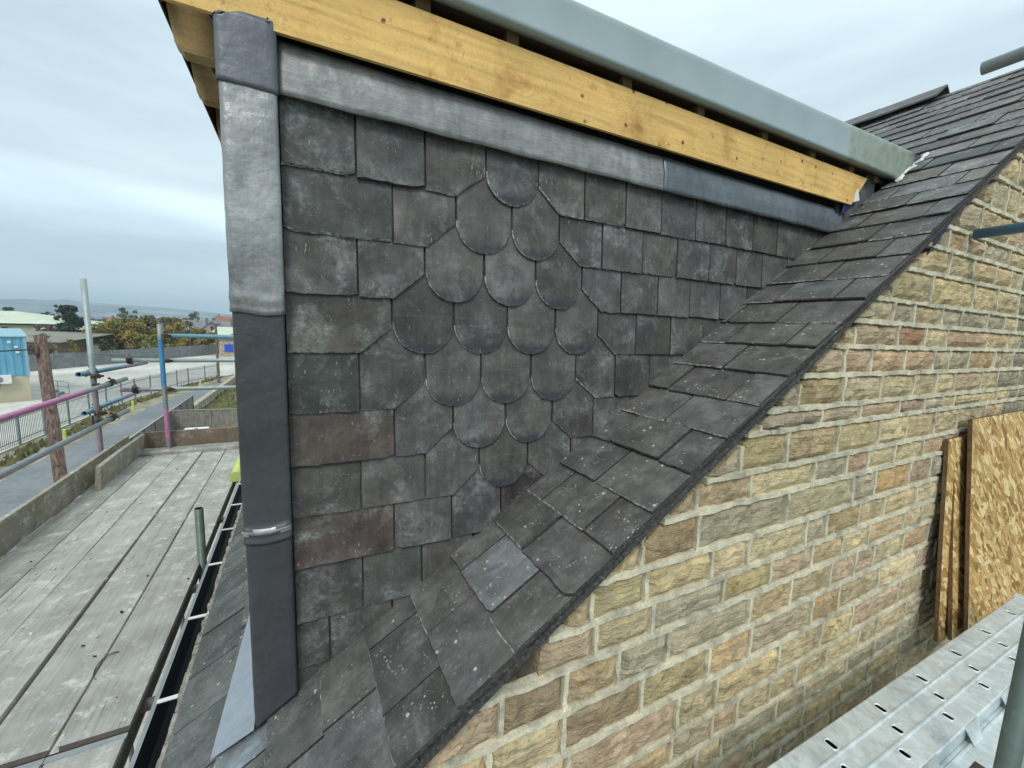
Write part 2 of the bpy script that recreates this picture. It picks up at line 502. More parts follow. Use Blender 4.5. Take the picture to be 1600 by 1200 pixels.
# sandstone: colour per stone, bedding lines, pits and dark crust
k = Mat('sandstone', 0.93, 0, 0.15); v = k.coord('Position')
bed = k.noise(k.coord('Position', (1, 0.35, 2.2)), 24, 6, 0.68, 1.3)
a = k.mix(k.ocol(), k.ramp(k.noise(v, 11, 6, 0.68, 0.5), (0.27, 0.62), (0.5, 1.02), (0.74, 1.42)), 1.0, 'MULTIPLY')
a = k.mix(a, k.ramp(bed, (0.34, 0.5), (0.45, 0.96), (0.7, 1.16)), 0.85, 'MULTIPLY')
a = k.mix(a, (0.40, 0.26, 0.12), k.ramp(k.noise(k.coord('Position', (1, 0.5, 1.5)), 8, 4, 0.6, 0.8), (0.56, 0.0), (0.74, 0.38)))
a = k.mix(a, (0.60, 0.555, 0.43), k.ramp(k.noise(v, 20, 6, 0.75), (0.52, 0.0), (0.68, 0.75)))
a = k.mix(a, (0.05, 0.043, 0.035), k.ramp(k.noise(v, 42, 5, 0.78, 0.8), (0.595, 0.0), (0.69, 0.8)))
k.base(a)
k.bump(k.math(bed, k.math(k.noise(v, 75, 5, 0.7), 0.75), 'ADD'), 1.0, 0.021)
M['stone'] = k.m
k = Mat('lime_mortar', 0.95, 0, 0.1); v = k.coord('Position', rand=False)
a = k.ramp(k.noise(v, 11, 5, 0.62, 0.3), (0.33, (0.38, 0.36, 0.29)), (0.45, (0.57, 0.535, 0.41)), (0.60, (0.75, 0.70, 0.535)))
a = k.mix(a, k.ramp(k.noise(v, 90, 4, 0.7), (0.3, 0.78), (0.6, 1.05)), 1.0, 'MULTIPLY')
k.base(a); k.bump(k.noise(v, 120, 4, 0.7), 0.6, 0.004)
M['mortar'] = k.m
k = Mat('wall_core', 0.95, 0, 0.1); v = k.coord('Position', rand=False)
k.base(k.ramp(k.noise(v, 25, 5, 0.7), (0.3, (0.10, 0.095, 0.08)), (0.7, (0.28, 0.265, 0.21)))); k.bump(k.noise(v, 70, 4, 0.7), 1, 0.01)
M['core'] = k.m

# strand board: overlapping flakes in several directions
k = Mat('strand_board', 0.62, 0, 0.35); v = k.coord('Position')
rot = k.n.new('ShaderNodeVectorRotate'); rot.rotation_type = 'X_AXIS'
k.l.new(v, rot.inputs['Vector']); rot.inputs['Angle'].default_value = 0.6
wz = k.n.new('ShaderNodeVectorMath'); wz.operation = 'MULTIPLY'; wz.inputs[1].default_value = (1, 0.33, 1.3); k.l.new(rot.outputs[0], wz.inputs[0])
rot2 = k.n.new('ShaderNodeVectorRotate'); rot2.rotation_type = 'X_AXIS'
k.l.new(v, rot2.inputs['Vector']); rot2.inputs['Angle'].default_value = -0.75
wz2 = k.n.new('ShaderNodeVectorMath'); wz2.operation = 'MULTIPLY'; wz2.inputs[1].default_value = (1, 1.2, 0.3); k.l.new(rot2.outputs[0], wz2.inputs[0])
f1 = k.axis(k.voro(wz.outputs[0], 34, 'Color'), 0); f2 = k.axis(k.voro(wz2.outputs[0], 30, 'Color'), 1)
e1 = k.ramp(k.voro(wz.outputs[0], 34, 'Distance', 'DISTANCE_TO_EDGE'), (0.0, 0.55), (0.07, 1.0)); e2 = k.ramp(k.voro(wz2.outputs[0], 30, 'Distance', 'DISTANCE_TO_EDGE'), (0.0, 0.6), (0.07, 1.0))
sel = k.ramp(k.axis(k.voro(v, 17, 'Color'), 2), (0.49, 0.0), (0.51, 1.0))
f = k.mix(f1, f2, sel)
cc = k.ramp(f, (0.05, (0.30, 0.155, 0.045)), (0.28, (0.52, 0.31, 0.10)), (0.6, (0.66, 0.43, 0.165)), (0.9, (0.88, 0.67, 0.35)))
cc = k.mix(cc, k.mix(e1, e2, sel), 1.0, 'MULTIPLY')
k.base(k.mix(cc, k.ramp(k.noise(v, 150, 3, 0.7), (0.3, 0.8), (0.7, 1.15)), 1.0, 'MULTIPLY'))
k.bump(f, 0.35, 0.002)
M['osb'] = k.m
M['osb_edge'] = flat('strand_board_edge', (0.16, 0.095, 0.05), 0.9, 0, 0.4, 60)

# the far setting
def ground_mat(name, c1, c2, sc1, sc2=None, bump=0.3):
    k = Mat(name, 0.93, 0, 0.15); v = k.coord('Position', rand=False)
    a = k.ramp(k.noise(v, sc1, 5, 0.6), (0.35, c1), (0.65, c2))
    a = k.mix(a, k.ramp(k.noise(v, sc2 or sc1 * 12, 4, 0.7), (0.3, 0.82), (0.7, 1.15)), 1.0, 'MULTIPLY')
    k.base(a); k.bump(k.noise(v, sc1 * 20, 3), bump, 0.02)
    return k.m


M['ground'] = ground_mat('ground_mix', (0.10, 0.115, 0.07), (0.17, 0.165, 0.12), 0.02)
M['tarmac'] = ground_mat('tarmac', (0.17, 0.19, 0.205), (0.235, 0.25, 0.26), 0.25)
M['concrete'] = ground_mat('yard_concrete', (0.40, 0.385, 0.35), (0.60, 0.585, 0.54), 0.09)
M['verge'] = ground_mat('dirt_verge', (0.16, 0.15, 0.09), (0.36, 0.33, 0.26), 0.8)
M['footway'] = ground_mat('footway', (0.30, 0.29, 0.26), (0.42, 0.40, 0.36), 0.5)
M['grass'] = ground_mat('grass_ground', (0.09, 0.11, 0.045), (0.17, 0.17, 0.08), 0.6)
k = Mat('hill_land', 0.95, 0, 0.1); v = k.coord('Position', rand=False)
a = k.ramp(k.noise(v, 0.0045, 6, 0.65), (0.35, (0.05, 0.075, 0.06)), (0.5, (0.13, 0.15, 0.12)), (0.66, (0.34, 0.34, 0.32)))
a = k.mix(a, (0.75, 0.74, 0.70), k.ramp(k.voro(v, 0.028), (0.10, 0.8), (0.17, 0.0)))
k.base(a)
M['hill'] = k.m
M['render_cream'] = flat('cream_render', (0.46, 0.42, 0.30), 0.9, 0, 0.12, 0.6)
M['shed_blue'] = flat('blue_cladding', (0.13, 0.36, 0.50), 0.5, 0, 0.1, 1.5)
M['shed_blue2'] = flat('blue_cladding_trim', (0.25, 0.42, 0.50), 0.5)
M['pale_green_roof'] = flat('pale_green_roof', (0.50, 0.56, 0.43), 0.6, 0, 0.1, 0.3)
M['grey_roof'] = flat('grey_roof', (0.20, 0.195, 0.165), 0.8, 0, 0.25, 0.3)
M['slate_far'] = flat('far_slate_roof', (0.16, 0.18, 0.21), 0.7, 0, 0.2, 0.6)
M['red_roof'] = flat('red_roof', (0.24, 0.11, 0.08), 0.8, 0, 0.2, 0.6)
M['white_paint'] = flat('white_paint', (0.74, 0.75, 0.74), 0.6)
M['far_brick'] = flat('far_brick', (0.24, 0.15, 0.11), 0.9, 0, 0.2, 2)
M['far_stone'] = flat('far_stone', (0.36, 0.32, 0.24), 0.9, 0, 0.4, 3)
M['glass'] = flat('dark_glass', (0.03, 0.04, 0.05), 0.15)
M['concrete_panel'] = flat('concrete_panel', (0.20, 0.21, 0.215), 0.9, 0, 0.25, 1.2)
M['steel_fence'] = flat('fence_steel', (0.20, 0.245, 0.26), 0.5, 0.4, 0.15, 2)
M['sign_blue'] = flat('sign_blue', (0.02, 0.08, 0.50), 0.4)
M['bark'] = flat('bark', (0.10, 0.08, 0.06), 0.9, 0, 0.3, 8, 0.5)
k = Mat('creosoted_pole', 0.85, 0, 0.2); v = k.coord(scale=(1, 1, 0.06))
k.base(k.ramp(k.noise(v, 28, 5, 0.7), (0.3, (0.05, 0.032, 0.028)), (0.5, (0.13, 0.085, 0.07)), (0.72, (0.27, 0.235, 0.20)))); k.bump(k.noise(v, 40, 4), 0.8, 0.01)
M['pole'] = k.m
M['fence_wood'] = flat('grey_fence_wood', (0.22, 0.205, 0.18), 0.9, 0, 0.3, 4)


def leaf_mat(name, *cols):
    k = Mat(name, 0.8, 0, 0.2); v = k.coord('Position', rand=False)
    f = k.math(k.math(k.noise(v, 0.45, 3, 0.5), 0.65), k.math(k.axis(k.voro(v, 2.6, 'Color'), 0), 0.35), 'ADD')
    st = [(0.30 + 0.42 * i / (len(cols) - 1), c) for i, c in enumerate(cols)]
    k.base(k.ramp(f, *st))
    return k.m


M['leaf_dark'] = leaf_mat('evergreen_leaves', (0.025, 0.042, 0.028), (0.055, 0.08, 0.045))
M['leaf_autumn'] = leaf_mat('autumn_leaves', (0.11, 0.14, 0.035), (0.27, 0.25, 0.05), (0.42, 0.28, 0.06))
M['leaf_orange'] = leaf_mat('orange_leaves', (0.14, 0.15, 0.04), (0.34, 0.26, 0.06), (0.46, 0.27, 0.06))
M['leaf_yellow'] = leaf_mat('yellow_green_leaves', (0.13, 0.17, 0.03), (0.33, 0.32, 0.05))
M['leaf_green'] = leaf_mat('mid_green_leaves', (0.06, 0.09, 0.04), (0.15, 0.16, 0.06))
M['leaf_olive'] = leaf_mat('olive_leaves', (0.11, 0.12, 0.06), (0.25, 0.22, 0.10))
M['leaf_brown'] = leaf_mat('brown_twigs', (0.09, 0.06, 0.045), (0.19, 0.12, 0.085))

M['ridge'] = flat('ridge_tile_clay', (0.13, 0.135, 0.135), 0.85, 0, 0.3, 12, 0.5)

# ------------------------------------------------------------------ measured layout of slates and stones
CHEEK = [  # (bottom z, joints y, shape of each slate: q square, o round, R / L clipped corner)
    (0.431, [-0.035, 0.161, 0.367, 0.575, 0.782, 0.988, 1.194, 1.393, 1.608, 1.815, 2.019, 2.216, 2.437, 2.74], 'qqRoL'),
    (0.257, [-0.035, 0.267, 0.472, 0.679, 0.881, 1.086, 1.303, 1.508, 1.72, 1.917, 2.12, 2.334, 2.567], 'qRooL'),
    (0.086, [-0.036, 0.162, 0.369, 0.578, 0.785, 0.998, 1.198, 1.407, 1.611, 1.821, 2.024, 2.242], 'qRoooL'),
    (-0.088, [-0.037, 0.264, 0.47, 0.675, 0.882, 1.09, 1.298, 1.506, 1.719, 1.955], 'RooooL'),
    (-0.271, [-0.038, 0.163, 0.371, 0.575, 0.782, 0.991, 1.196, 1.395, 1.608], 'qRoooL'),
    (-0.432, [-0.038, 0.27, 0.473, 0.68, 0.887, 1.09, 1.294, 1.503], 'qRooL'),
    (-0.597, [-0.038, 0.163, 0.374, 0.577, 0.783, 0.986, 1.177], 'qqRoL'),
    (-0.763, [-0.038, 0.268, 0.474, 0.672, 0.86], ''),
    (-0.948, [-0.038, 0.165, 0.364, 0.559], ''),
    (-1.104, [-0.039, 0.06, 0.261, 0.437], ''),
    (-1.265, [-0.04, 0.104, 0.252], ''),
]
COURSES = [  # (y of the tail, joints x) on the main roof
    (-0.441, []),
    (-0.267, []),
    (-0.126, []),
    (0.022, [-1.125]),
    (0.166, [-1.267, -1.014]),
    (0.317, [-1.134]),
    (0.469, [-1.256, -1.014]),
    (0.636, [-1.127]),
    (0.785, [-1.256, -1.001]),
    (0.931, [-1.133]),
    (1.085, [-1.25, -0.996]),
    (1.24, [-1.121]),
    (1.391, [-1.254, -0.98]),
    (1.545, [-1.117]),
    (1.701, [-1.23, -0.972]),
    (1.847, [-1.102]),
    (2.0, [-1.214, -0.967]),
    (2.158, [-1.092]),
    (2.321, [-1.214, -0.974]),
    (2.481, [-1.086]),
    (2.647, [-1.22, -0.955]),
    (2.811, [-1.089]),
    (2.952, [-1.219, -0.954]),
    (3.115, [-1.079]),
]
STONE_ROWS = [  # (top z, bottom z, perpend joints y)
    (1.03, 0.875, []),
    (0.875, 0.715, [3.435]),
    (0.715, 0.558, [3.137, 3.544]),
    (0.558, 0.455, [3.006, 3.242, 3.631]),
    (0.455, 0.332, [2.538, 2.842, 3.145, 3.467, 3.714]),
    (0.332, 0.188, [2.298, 2.693, 3.205, 3.561, 3.92]),
    (0.188, 0.088, [2.091, 2.551, 2.855, 3.102, 3.471, 3.752]),
    (0.088, -0.02, [2.042, 2.42, 2.706, 2.956, 3.524, 3.852]),
    (-0.02, -0.137, [2.208, 2.528, 2.843, 3.031, 3.288, 3.699, 4.007]),
    (-0.137, -0.262, [1.69, 2.016, 2.336, 2.664, 2.92, 3.147, 3.539, 3.798, 4.18]),
    (-0.262, -0.341, [1.475, 1.87, 2.173, 2.539, 2.819, 3.043]),
    (-0.341, -0.483, [1.383, 1.66, 2.027, 2.377, 2.653, 2.983, 3.28]),
    (-0.483, -0.592, [1.457, 1.876, 2.123, 2.314, 2.57, 2.889]),
    (-0.592, -0.738, [1.193, 1.708, 2.215, 2.415, 2.775, 3.022, 3.231]),
    (-0.738, -0.866, [1.491, 1.869, 2.028, 2.306, 2.549, 2.898, 3.162]),
    (-0.866, -0.988, [1.011, 1.361, 1.651, 1.943, 2.187, 2.439, 2.802, 3.007]),
    (-0.988, -1.128, [0.874, 1.092, 1.541, 1.811, 2.124, 2.341, 2.515, 2.841]),
    (-1.128, -1.278, [0.673, 0.99, 1.32, 1.565, 2.003, 2.228, 2.613, 3.041]),
    (-1.278, -1.436, [0.573, 0.698, 1.177, 1.382, 1.783, 2.114, 2.386, 2.885, 3.131]),
]

# ------------------------------------------------------------------ the house: main roof, gable wall, dormer
PM, PC = 0.66, -1.149            # roof surface: z = PM * y + PC
TH = math.atan(PM)
CS, SN = math.cos(TH), math.sin(TH)
XW = -0.898                      # gable wall face
XC = -1.36                       # face of the slate hung dormer cheek
XV = -0.852                      # verge
RIDGE_Y = 4.93

house = empty('stone_house', (0, 0, ZG), 'sandstone house with slate roof and a slate hung dormer side under a yellow timber board', 'house')


def hp(mb, name, mats, parent=None, **kw):
    """part of the house given in world coordinates"""
    o = mb.build(name, mats, None, **kw)
    o.parent = parent or house
    if parent is None:
        o.matrix_parent_inverse = Matrix.Translation((0, 0, -ZG))
    return o


def roofz(y): return PM * y + PC


def wallz(y): return min(roofz(y), 2 * roofz(RIDGE_Y) - roofz(y))


def slate_outline(w, L, shape, r):
    """outline counter-clockwise, u across, v up from the tail; second list marks tail points"""
    j = lambda a: r.uniform(-a, a)
    pts = []
    if shape == 'o':
        rad = w / 2
        n = 15
        for i in range(n + 1):
            an = math.pi + math.pi * i / n
            pts.append((rad + rad * math.cos(an) + j(.0009), rad * 0.98 + rad * 0.98 * math.sin(an) + j(.0011)))
    else:
        cut = 0.098
        x0, x1 = 0.0, w
        if shape == 'L': x0 = cut * r.uniform(.95, 1.05)
        if shape == 'R': x1 = w - cut * r.uniform(.95, 1.05)
        if shape == 'L': pts.append((0 + j(.001), 0.083 + j(.003))); pts.append((x0 * .5, 0.0415 + j(.0012)))
        n = max(3, int((x1 - x0) / 0.022))
        sk = j(.0025)
        ph = r.uniform(0, 50)
        for i in range(n + 1):
            t = i / n
            pts.append((x0 + (x1 - x0) * t, sk * (t - .5) + 0.0034 * mn.noise(Vector((ph + t * 7, ph, 0))) + j(.0013)))
        if shape == 'q' and r.random() < .35:      # a knocked off corner
            c = r.uniform(.004, .016)
            if r.random() < .5: pts[0] = (pts[0][0], pts[0][1] + c)
            else: pts[-1] = (pts[-1][0], pts[-1][1] + c)
        if shape == 'R': pts.append((w - (w - x1) * .5, 0.0415 + j(.0012))); pts.append((w + j(.001), 0.083 + j(.003)))
    base = len(pts)
    e = j(.0012)
    pts += [(w + e, L * .55), (w + e, L), (0 + j(.001), L), (j(.001), L * .55)]
    return pts, base


def slate_mesh(w, L, th, shape, r, mats, worn=1.0, name='slate'):
    pts, nb = slate_outline(w, L, shape, r)
    mb = MB(); n = len(pts)
    cx, cy = w / 2, L / 2
    fr, rim, bk = [], [], []
    ch = r.uniform(.4, 1.0)
    for i, (u, v) in enumerate(pts):
        tail = i < nb
        c = (r.uniform(.0012, .0038) * worn * ch + (.0010 if shape == 'q' else .0024)) if tail else .0009
        if shape == 'o':
            du, dv = (w / 2 - u), (w / 2 - v) if tail else 0
            l = math.hypot(du, dv) or 1
            fr.append((u + du / l * c * .7, v + dv / l * c * .7, 0))
        else:
            iu = c * .25 if u < .01 else (-c * .25 if u > w - .01 else 0)
            fr.append((u + iu, v + (c if tail else -.0005), 0))
        rim.append((u, v, -r.uniform(.35, .65) * th if tail else -.0012))
        bk.append((u, v + (.0005 if tail else 0), -th))
    mb.v = fr + rim + bk
    mb.face(range(n), 0)
    for i in range(n):
        k2 = (i + 1) % n
        mb.face((i, n + i, n + k2, k2), 2 if (i < nb - 1 and (shape != 'q' or ch > .7)) else 1)
        mb.face((n + i, 2 * n + i, 2 * n + k2, n + k2), 1)
    mb.face([2 * n + i for i in reversed(range(n))], 1)
    return mb.mesh(name, mats)


# ---- dormer cheek
cheek = hp(MB().box(XC - .10, XC - .034, -.10, 3.4, -1.3, .93), 'dormer_cheek', M['felt'])
SL_EXACT = {(7, 0): (.095, .070, .066), (5, 0): (.090, .074, .064), (4, 0): (.052, .060, .056), (2, 3): (.150, .145, .145),
            (3, 0): (.085, .078, .072), (8, 1): (.085, .090, .088), (1, 0): (.072, .076, .074), (7, 3): (.050, .038, .042),
            (6, 3): (.09, .09, .084), (0, 0): (.066, .070, .068), (0, 1): (.090, .092, .092)}
gauge = 0.172
for ri, (zb, ys, shp) in enumerate(CHEEK):
    up = (CHEEK[ri - 1][0] - zb) if ri else gauge
    for si in range(len(ys) - 1):
        y0, y1 = ys[si], ys[si + 1]
        s = shp[si] if si < len(shp) else 'q'
        if roofz(y0) > zb + up + .02: continue
        w = y1 - y0 - .0050
        L = .40 if ri else .19
        if ri == 1: L = .36
        r = random.Random(ri * 40 + si)
        th = r.uniform(.007, .0100) + (.002 if ri < 2 and si < 3 else 0)
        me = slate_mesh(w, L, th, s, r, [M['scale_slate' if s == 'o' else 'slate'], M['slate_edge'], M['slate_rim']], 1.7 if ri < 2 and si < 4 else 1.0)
        tilt = math.atan(.0105 / gauge)
        n_ = Matrix(((0, 0, 1), (1, 0, 0), (0, 1, 0))).to_4x4()            # u -> Y, v -> Z, n -> X
        mt = Matrix.Translation((XC + r.uniform(-.0012, .0018), y0 + .0025, zb)) @ n_ @ Matrix.Rotation(-tilt, 4, 'X') @ Matrix.Rotation(r.uniform(-.004, .004), 4, 'Z')
        c = SL_EXACT.get((ri, si))
        if not c:
            b = r.uniform(.062, .112); c = (b * r.uniform(1.0, 1.06), b * r.uniform(.98, 1.0), b * r.uniform(.93, 1.01))
            if s == 'o': c = tuple(q * 1.05 for q in c)
        link('slate', me, cheek, mt, c)

# ---- main roof
roof = hp(MB().prism([(XW - .06, -.455, roofz(-.455) - .045), (XW - .06, RIDGE_Y, roofz(RIDGE_Y) - .045), (-9, RIDGE_Y, roofz(RIDGE_Y) - .045), (-9, -.455, roofz(-.455) - .045)], (0, 0, -.11)), 'roof', M['felt'])
courses = [(y, list(j)) for y, j in COURSES]
y = courses[-1][0]
while y + .157 < RIDGE_Y - .03:
    y += .157
    courses.append((round(y, 3), [-1.215, -.95] if len(courses) % 2 == 0 else [-1.08]))
nroof = Matrix(((1, 0, 0), (0, CS, -SN), (0, SN, CS))).to_4x4()
rr = random.Random(5)
for ci, (yt, js) in enumerate(courses):
    js = sorted(js)
    if yt < 0.01: js = [-1.12] if yt in (-.441, -.126) else [-1.25, -1.0]
    xs = [XV + rr.uniform(-.004, .002)] + js[::-1]
    inner = XC - .02
    xlim = -4.6 if yt < .01 else (-3.3 if yt > 2.75 else inner)
    x = xs[-1]
    while x > xlim + .03:
        nx = x - rr.uniform(.235, .262)
        if xlim == inner and nx < inner + .03: nx = inner
        xs.append(nx); x = nx
    gl = (courses[ci + 1][0] - yt) / CS if ci + 1 < len(courses) else .18
    for a in range(len(xs) - 1):
        x1, x0 = xs[a], xs[a + 1]
        if x1 - x0 < .03: continue
        if yt > 2.75 and x0 < -1.30 and yt < 3.55 and x1 < -1.32: continue        # under the dormer roof
        r = random.Random(ci * 91 + a)
        w = x1 - x0 - .0065
        L = .40 if ci < len(courses) - 2 else (RIDGE_Y - yt) / CS - .01
        if yt < -.4: L = .38
        th = r.uniform(.0085, .0120)
        me = slate_mesh(w, L, th, 'q', r, [M['roof_slate'], M['slate_edge'], M['slate_rim']], 1.15, 'roof_slate')
        lift = .003 + r.uniform(0, .004) + (.005 if r.random() < .12 else 0)
        mt = Matrix.Translation((x0 + .0032, yt, roofz(yt) + lift)) @ nroof @ Matrix.Rotation(-math.atan(.0110 / .184), 4, 'X') @ Matrix.Rotation(r.uniform(-.003, .003), 4, 'Z')
        b = r.uniform(.070, .118)
        t = r.random()
        c = (b * 1.06, b * 1.0, b * 1.01) if t < .45 else ((b * 1.07, b * 1.03, b * .96) if t < .8 else (b * .92, b * 1.0, b * 1.0))
        if yt < .01: b *= 1.1; c = (b * .98, b * 1.06, b * 1.0) if x1 < -1.2 else (b * 1.02, b * 1.03, b * 1.0)
        if (yt, a) == (.469, 1): c = (.165, .17, .178)
        if (yt, a) in ((-.267, 2), (-.267, 3)): c = (.17, .20, .22)
        if yt > 2.9:
            q_ = r.uniform(1.05, 1.5); c = tuple(q * q_ * r.uniform(.98, 1.02) for q in c)
        link('roof_slate', me, roof, mt, c)
# far slope, the eaves course, undercloak and verge board
hp(MB().prism([(XV - .012, RIDGE_Y, roofz(RIDGE_Y) - .04), (XV - .012, 10.4, roofz(RIDGE_Y) - .04 - PM * (10.4 - RIDGE_Y)), (-9, 10.4, roofz(RIDGE_Y) - .04 - PM * (10.4 - RIDGE_Y)), (-9, RIDGE_Y, roofz(RIDGE_Y) - .04)], (0, 0, -.11)), 'back_slope', M['roof_slate'], roof, color=(.1, .1, .1))
ucr = random.Random(3)
y = -.46
while y < RIDGE_Y:
    y2 = min(y + ucr.uniform(.28, .36), RIDGE_Y)
    o_ = -.012 + ucr.uniform(-.002, .002)
    xx = XV + .006 + ucr.uniform(-.002, .004)
    hp(MB().prism([(xx, y + .002, roofz(y) - .020 + o_), (xx, y2, roofz(y2) - .020 + o_), (xx - .10, y2, roofz(y2) - .020 + o_), (xx - .10, y + .002, roofz(y) - .020 + o_)], (0, SN * .006, -CS * .007)), 'undercloak_slate', M['slate_rim'] if ucr.random() < .15 else M['slate_edge'], roof)
    y = y2

# ridge: angular tiles on the far part, the near part still bare
ridge_z = roofz(RIDGE_Y) + .005
x = -1.74
for i in range(4):
    mb = MB()
    x2 = x - .46
    for sgn in (-1, 1):
        for (a, b) in (((0, .072), (sgn * .17, -.052)),):
            p = [(a[0], a[1]), (b[0], b[1]), (b[0] - .002 * sgn, b[1] - .014), (a[0], a[1] - .016)]
            mb.prism([(x, RIDGE_Y + q[0], ridge_z + q[1] + (.004 if i % 2 else 0)) for q in p], (x2 - x - (.0 if i % 2 else .012), 0, 0))
    hp(mb, 'ridge_tile', M['ridge'], roof)


    x = x2
# ---- gable wall
STONE_COL = [  # y, z, colour
    (2.575, .034, (.30, .075, .045)), (2.587, -.663, (.56, .33, .12)), (2.907, -.66, (.38, .22, .17)), (2.66, -.307, (.30, .19, .18)),
    (2.237, -.536, (.40, .23, .17)), (3.14, -1.076, (.30, .15, .13)), (3.004, -1.015, (.42, .24, .12)), (2.089, -1.204, (.42, .26, .12)),
    (.527, -1.069, (.17, .10, .055)), (.794, -1.162, (.24, .15, .085)), (1.016, -.673, (.27, .17, .085)), (1.478, -.917, (.44, .34, .13)),
    (3.464, -.077, (.42, .27, .14)), (1.406, -1.176, (.56, .37, .20)), (1.761, -1.225, (.42, .36, .28)), (1.841, -.409, (.34, .24, .13)),
    (1.797, -.214, (.30, .22, .10)), (2.169, -.41, (.55, .45, .26)), (1.311, -.545, (.42, .29, .19)), (1.221, -1.24, (.36, .30, .15)),
    (.947, -.811, (.38, .33, .18)), (2.309, .268, (.36, .31, .18)), (1.68, -.804, (.58, .50, .32)), (1.905, -.082, (.44, .34, .28)),
    (2.236, .038, (.36, .26, .21)), (.972, -1.071, (.30, .29, .25)), (1.263, -.923, (.33, .31, .27)), (1.686, -.305, (.28, .24, .23)),
    (2.199, -.836, (.40, .27, .13)), (1.55, -.41, (.36, .29, .14)), (1.35, -.68, (.34, .31, .26)), (2.0, -.67, (.45, .40, .28)), (1.5, -.215, (.34, .28, .15))]
PAL = [(.43, .39, .27), (.40, .37, .28), (.46, .42, .28), (.36, .34, .27), (.48, .42, .26), (.44, .36, .23), (.38, .33, .22), (.33, .32, .27), (.41, .33, .26), (.50, .45, .31)]
gable = hp(MB().poly([(XW - .022, -.40, -7.5), (XW - .022, 10.2, -7.5), (XW - .022, 10.2, roofz(RIDGE_Y) - PM * (10.2 - RIDGE_Y) - .07), (XW - .022, RIDGE_Y, roofz(RIDGE_Y) - .20), (XW - .022, -.40, roofz(-.40) - .20)]).prism([(XW - .024, -.40, -7.5), (XW - .024, 10.2, -7.5), (XW - .024, 10.2, roofz(RIDGE_Y) - PM * (10.2 - RIDGE_Y) - .07), (XW - .024, RIDGE_Y, roofz(RIDGE_Y) - .20), (XW - .024, -.40, roofz(-.40) - .20)], (-.42, 0, 0)), 'gable_wall', M['core'])
rows = [(t, b, list(j)) for t, b, j in STONE_ROWS]
zt = rows[0][0]
wr = random.Random(21)
up_rows = []
z_ = 2.2
while z_ > 1.1:
    h = wr.uniform(.11, .155); h = z_ - 1.03 if z_ - h < 1.10 else h
    up_rows.append((z_, z_ - h, [])); z_ -= h
dn = []
z_ = rows[-1][1]
while z_ > -3.3:
    h = wr.uniform(.12, .155); dn.append((z_, z_ - h, [])); z_ -= h
rows = up_rows + rows + dn
mort = MB()


def mort_strip(y0, y1, z0, z1, vert=False):
    """ribbon pointing standing proud of the stones, edges slightly ragged"""
    n = max(2, int((y1 - y0) / .035)) if not vert else max(2, int((z1 - z0) / .03))
    b = len(mort.v)
    for i in range(n + 1):
        t = i / n
        if vert:
            z = z0 + (z1 - z0) * t
            a, c = y0 + wr.uniform(-.0028, .0028), y1 + wr.uniform(-.0028, .0028)
            pr = XW + .0105 + wr.uniform(-.003, .003)
            ring = [(XW - .018, a, z), (pr, a + .001, z), (pr, c - .001, z), (XW - .018, c, z)]
        else:
            y_ = y0 + (y1 - y0) * t
            a, c = z0 + wr.uniform(-.0032, .0032), z1 + wr.uniform(-.0032, .0032)
            pr = XW + .0125 + wr.uniform(-.003, .003)
            ring = [(XW - .018, y_, c), (pr, y_, c - .001), (pr, y_, a + .001), (XW - .018, y_, a)]
        mort.v += ring
    for i in range(n):
        for q in range(3):
            mort.face((b + i * 4 + q, b + i * 4 + q + 1, b + i * 4 + 5 + q, b + i * 4 + 4 + q) if not vert else (b + i * 4 + q, b + i * 4 + q + 1, b + i * 4 + 5 + q, b + i * 4 + 4 + q))
    mort.face((b, b + 1, b + 2, b + 3)); e = b + n * 4
    mort.face((e + 3, e + 2, e + 1, e))


def stone_mesh(w, h, cutf, r):
    """rock faced block, u along +Y, v up, n out; cutf(u) gives the height left under the roof"""
    nx = max(3, min(13, int(w / .024))); nz = max(3, min(6, int(h / .024)))
    mb = MB(); ph = r.uniform(0, 99); bulge = r.uniform(.005, .020)
    amp = r.uniform(.006, .014)
    P = []
    for j in range(nz + 1):
        for i in range(nx + 1):
            u, v = w * i / nx, h * j / nz
            e = min(i, nx - i, j, nz - j)
            H = min(h, cutf(u))
            v = min(v, v * H / h)
            d = 0 if e == 0 else bulge + amp * mn.noise(Vector((ph + u * 22, v * 30, ph))) * 1.4 + amp * .5 * mn.noise(Vector((ph + u * 60, v * 75, 0)))
            if e == 0:
                u += r.uniform(-.003, .003); v += r.uniform(-.003, .003); d = r.uniform(-.006, .002)
            P.append((u, v, d))
    mb.v = P
    for j in range(nz):
        for i in range(nx):
            a = j * (nx + 1) + i
            mb.face((a, a + 1, a + nx + 2, a + nx + 1), 0, False)
    rim = [i for i in range(nx + 1)] + [(j + 1) * (nx + 1) - 1 for j in range(1, nz + 1)] + [nz * (nx + 1) + i for i in range(nx - 1, -1, -1)] + [j * (nx + 1) for j in range(nz - 1, 0, -1)]
    b = len(mb.v); mb.v += [(P[i][0], P[i][1], -.05) for i in rim]
    for i in range(len(rim)):
        j = (i + 1) % len(rim)
        mb.face((rim[j], rim[i], b + i, b + j))
    return mb.mesh('stone', M['stone'])


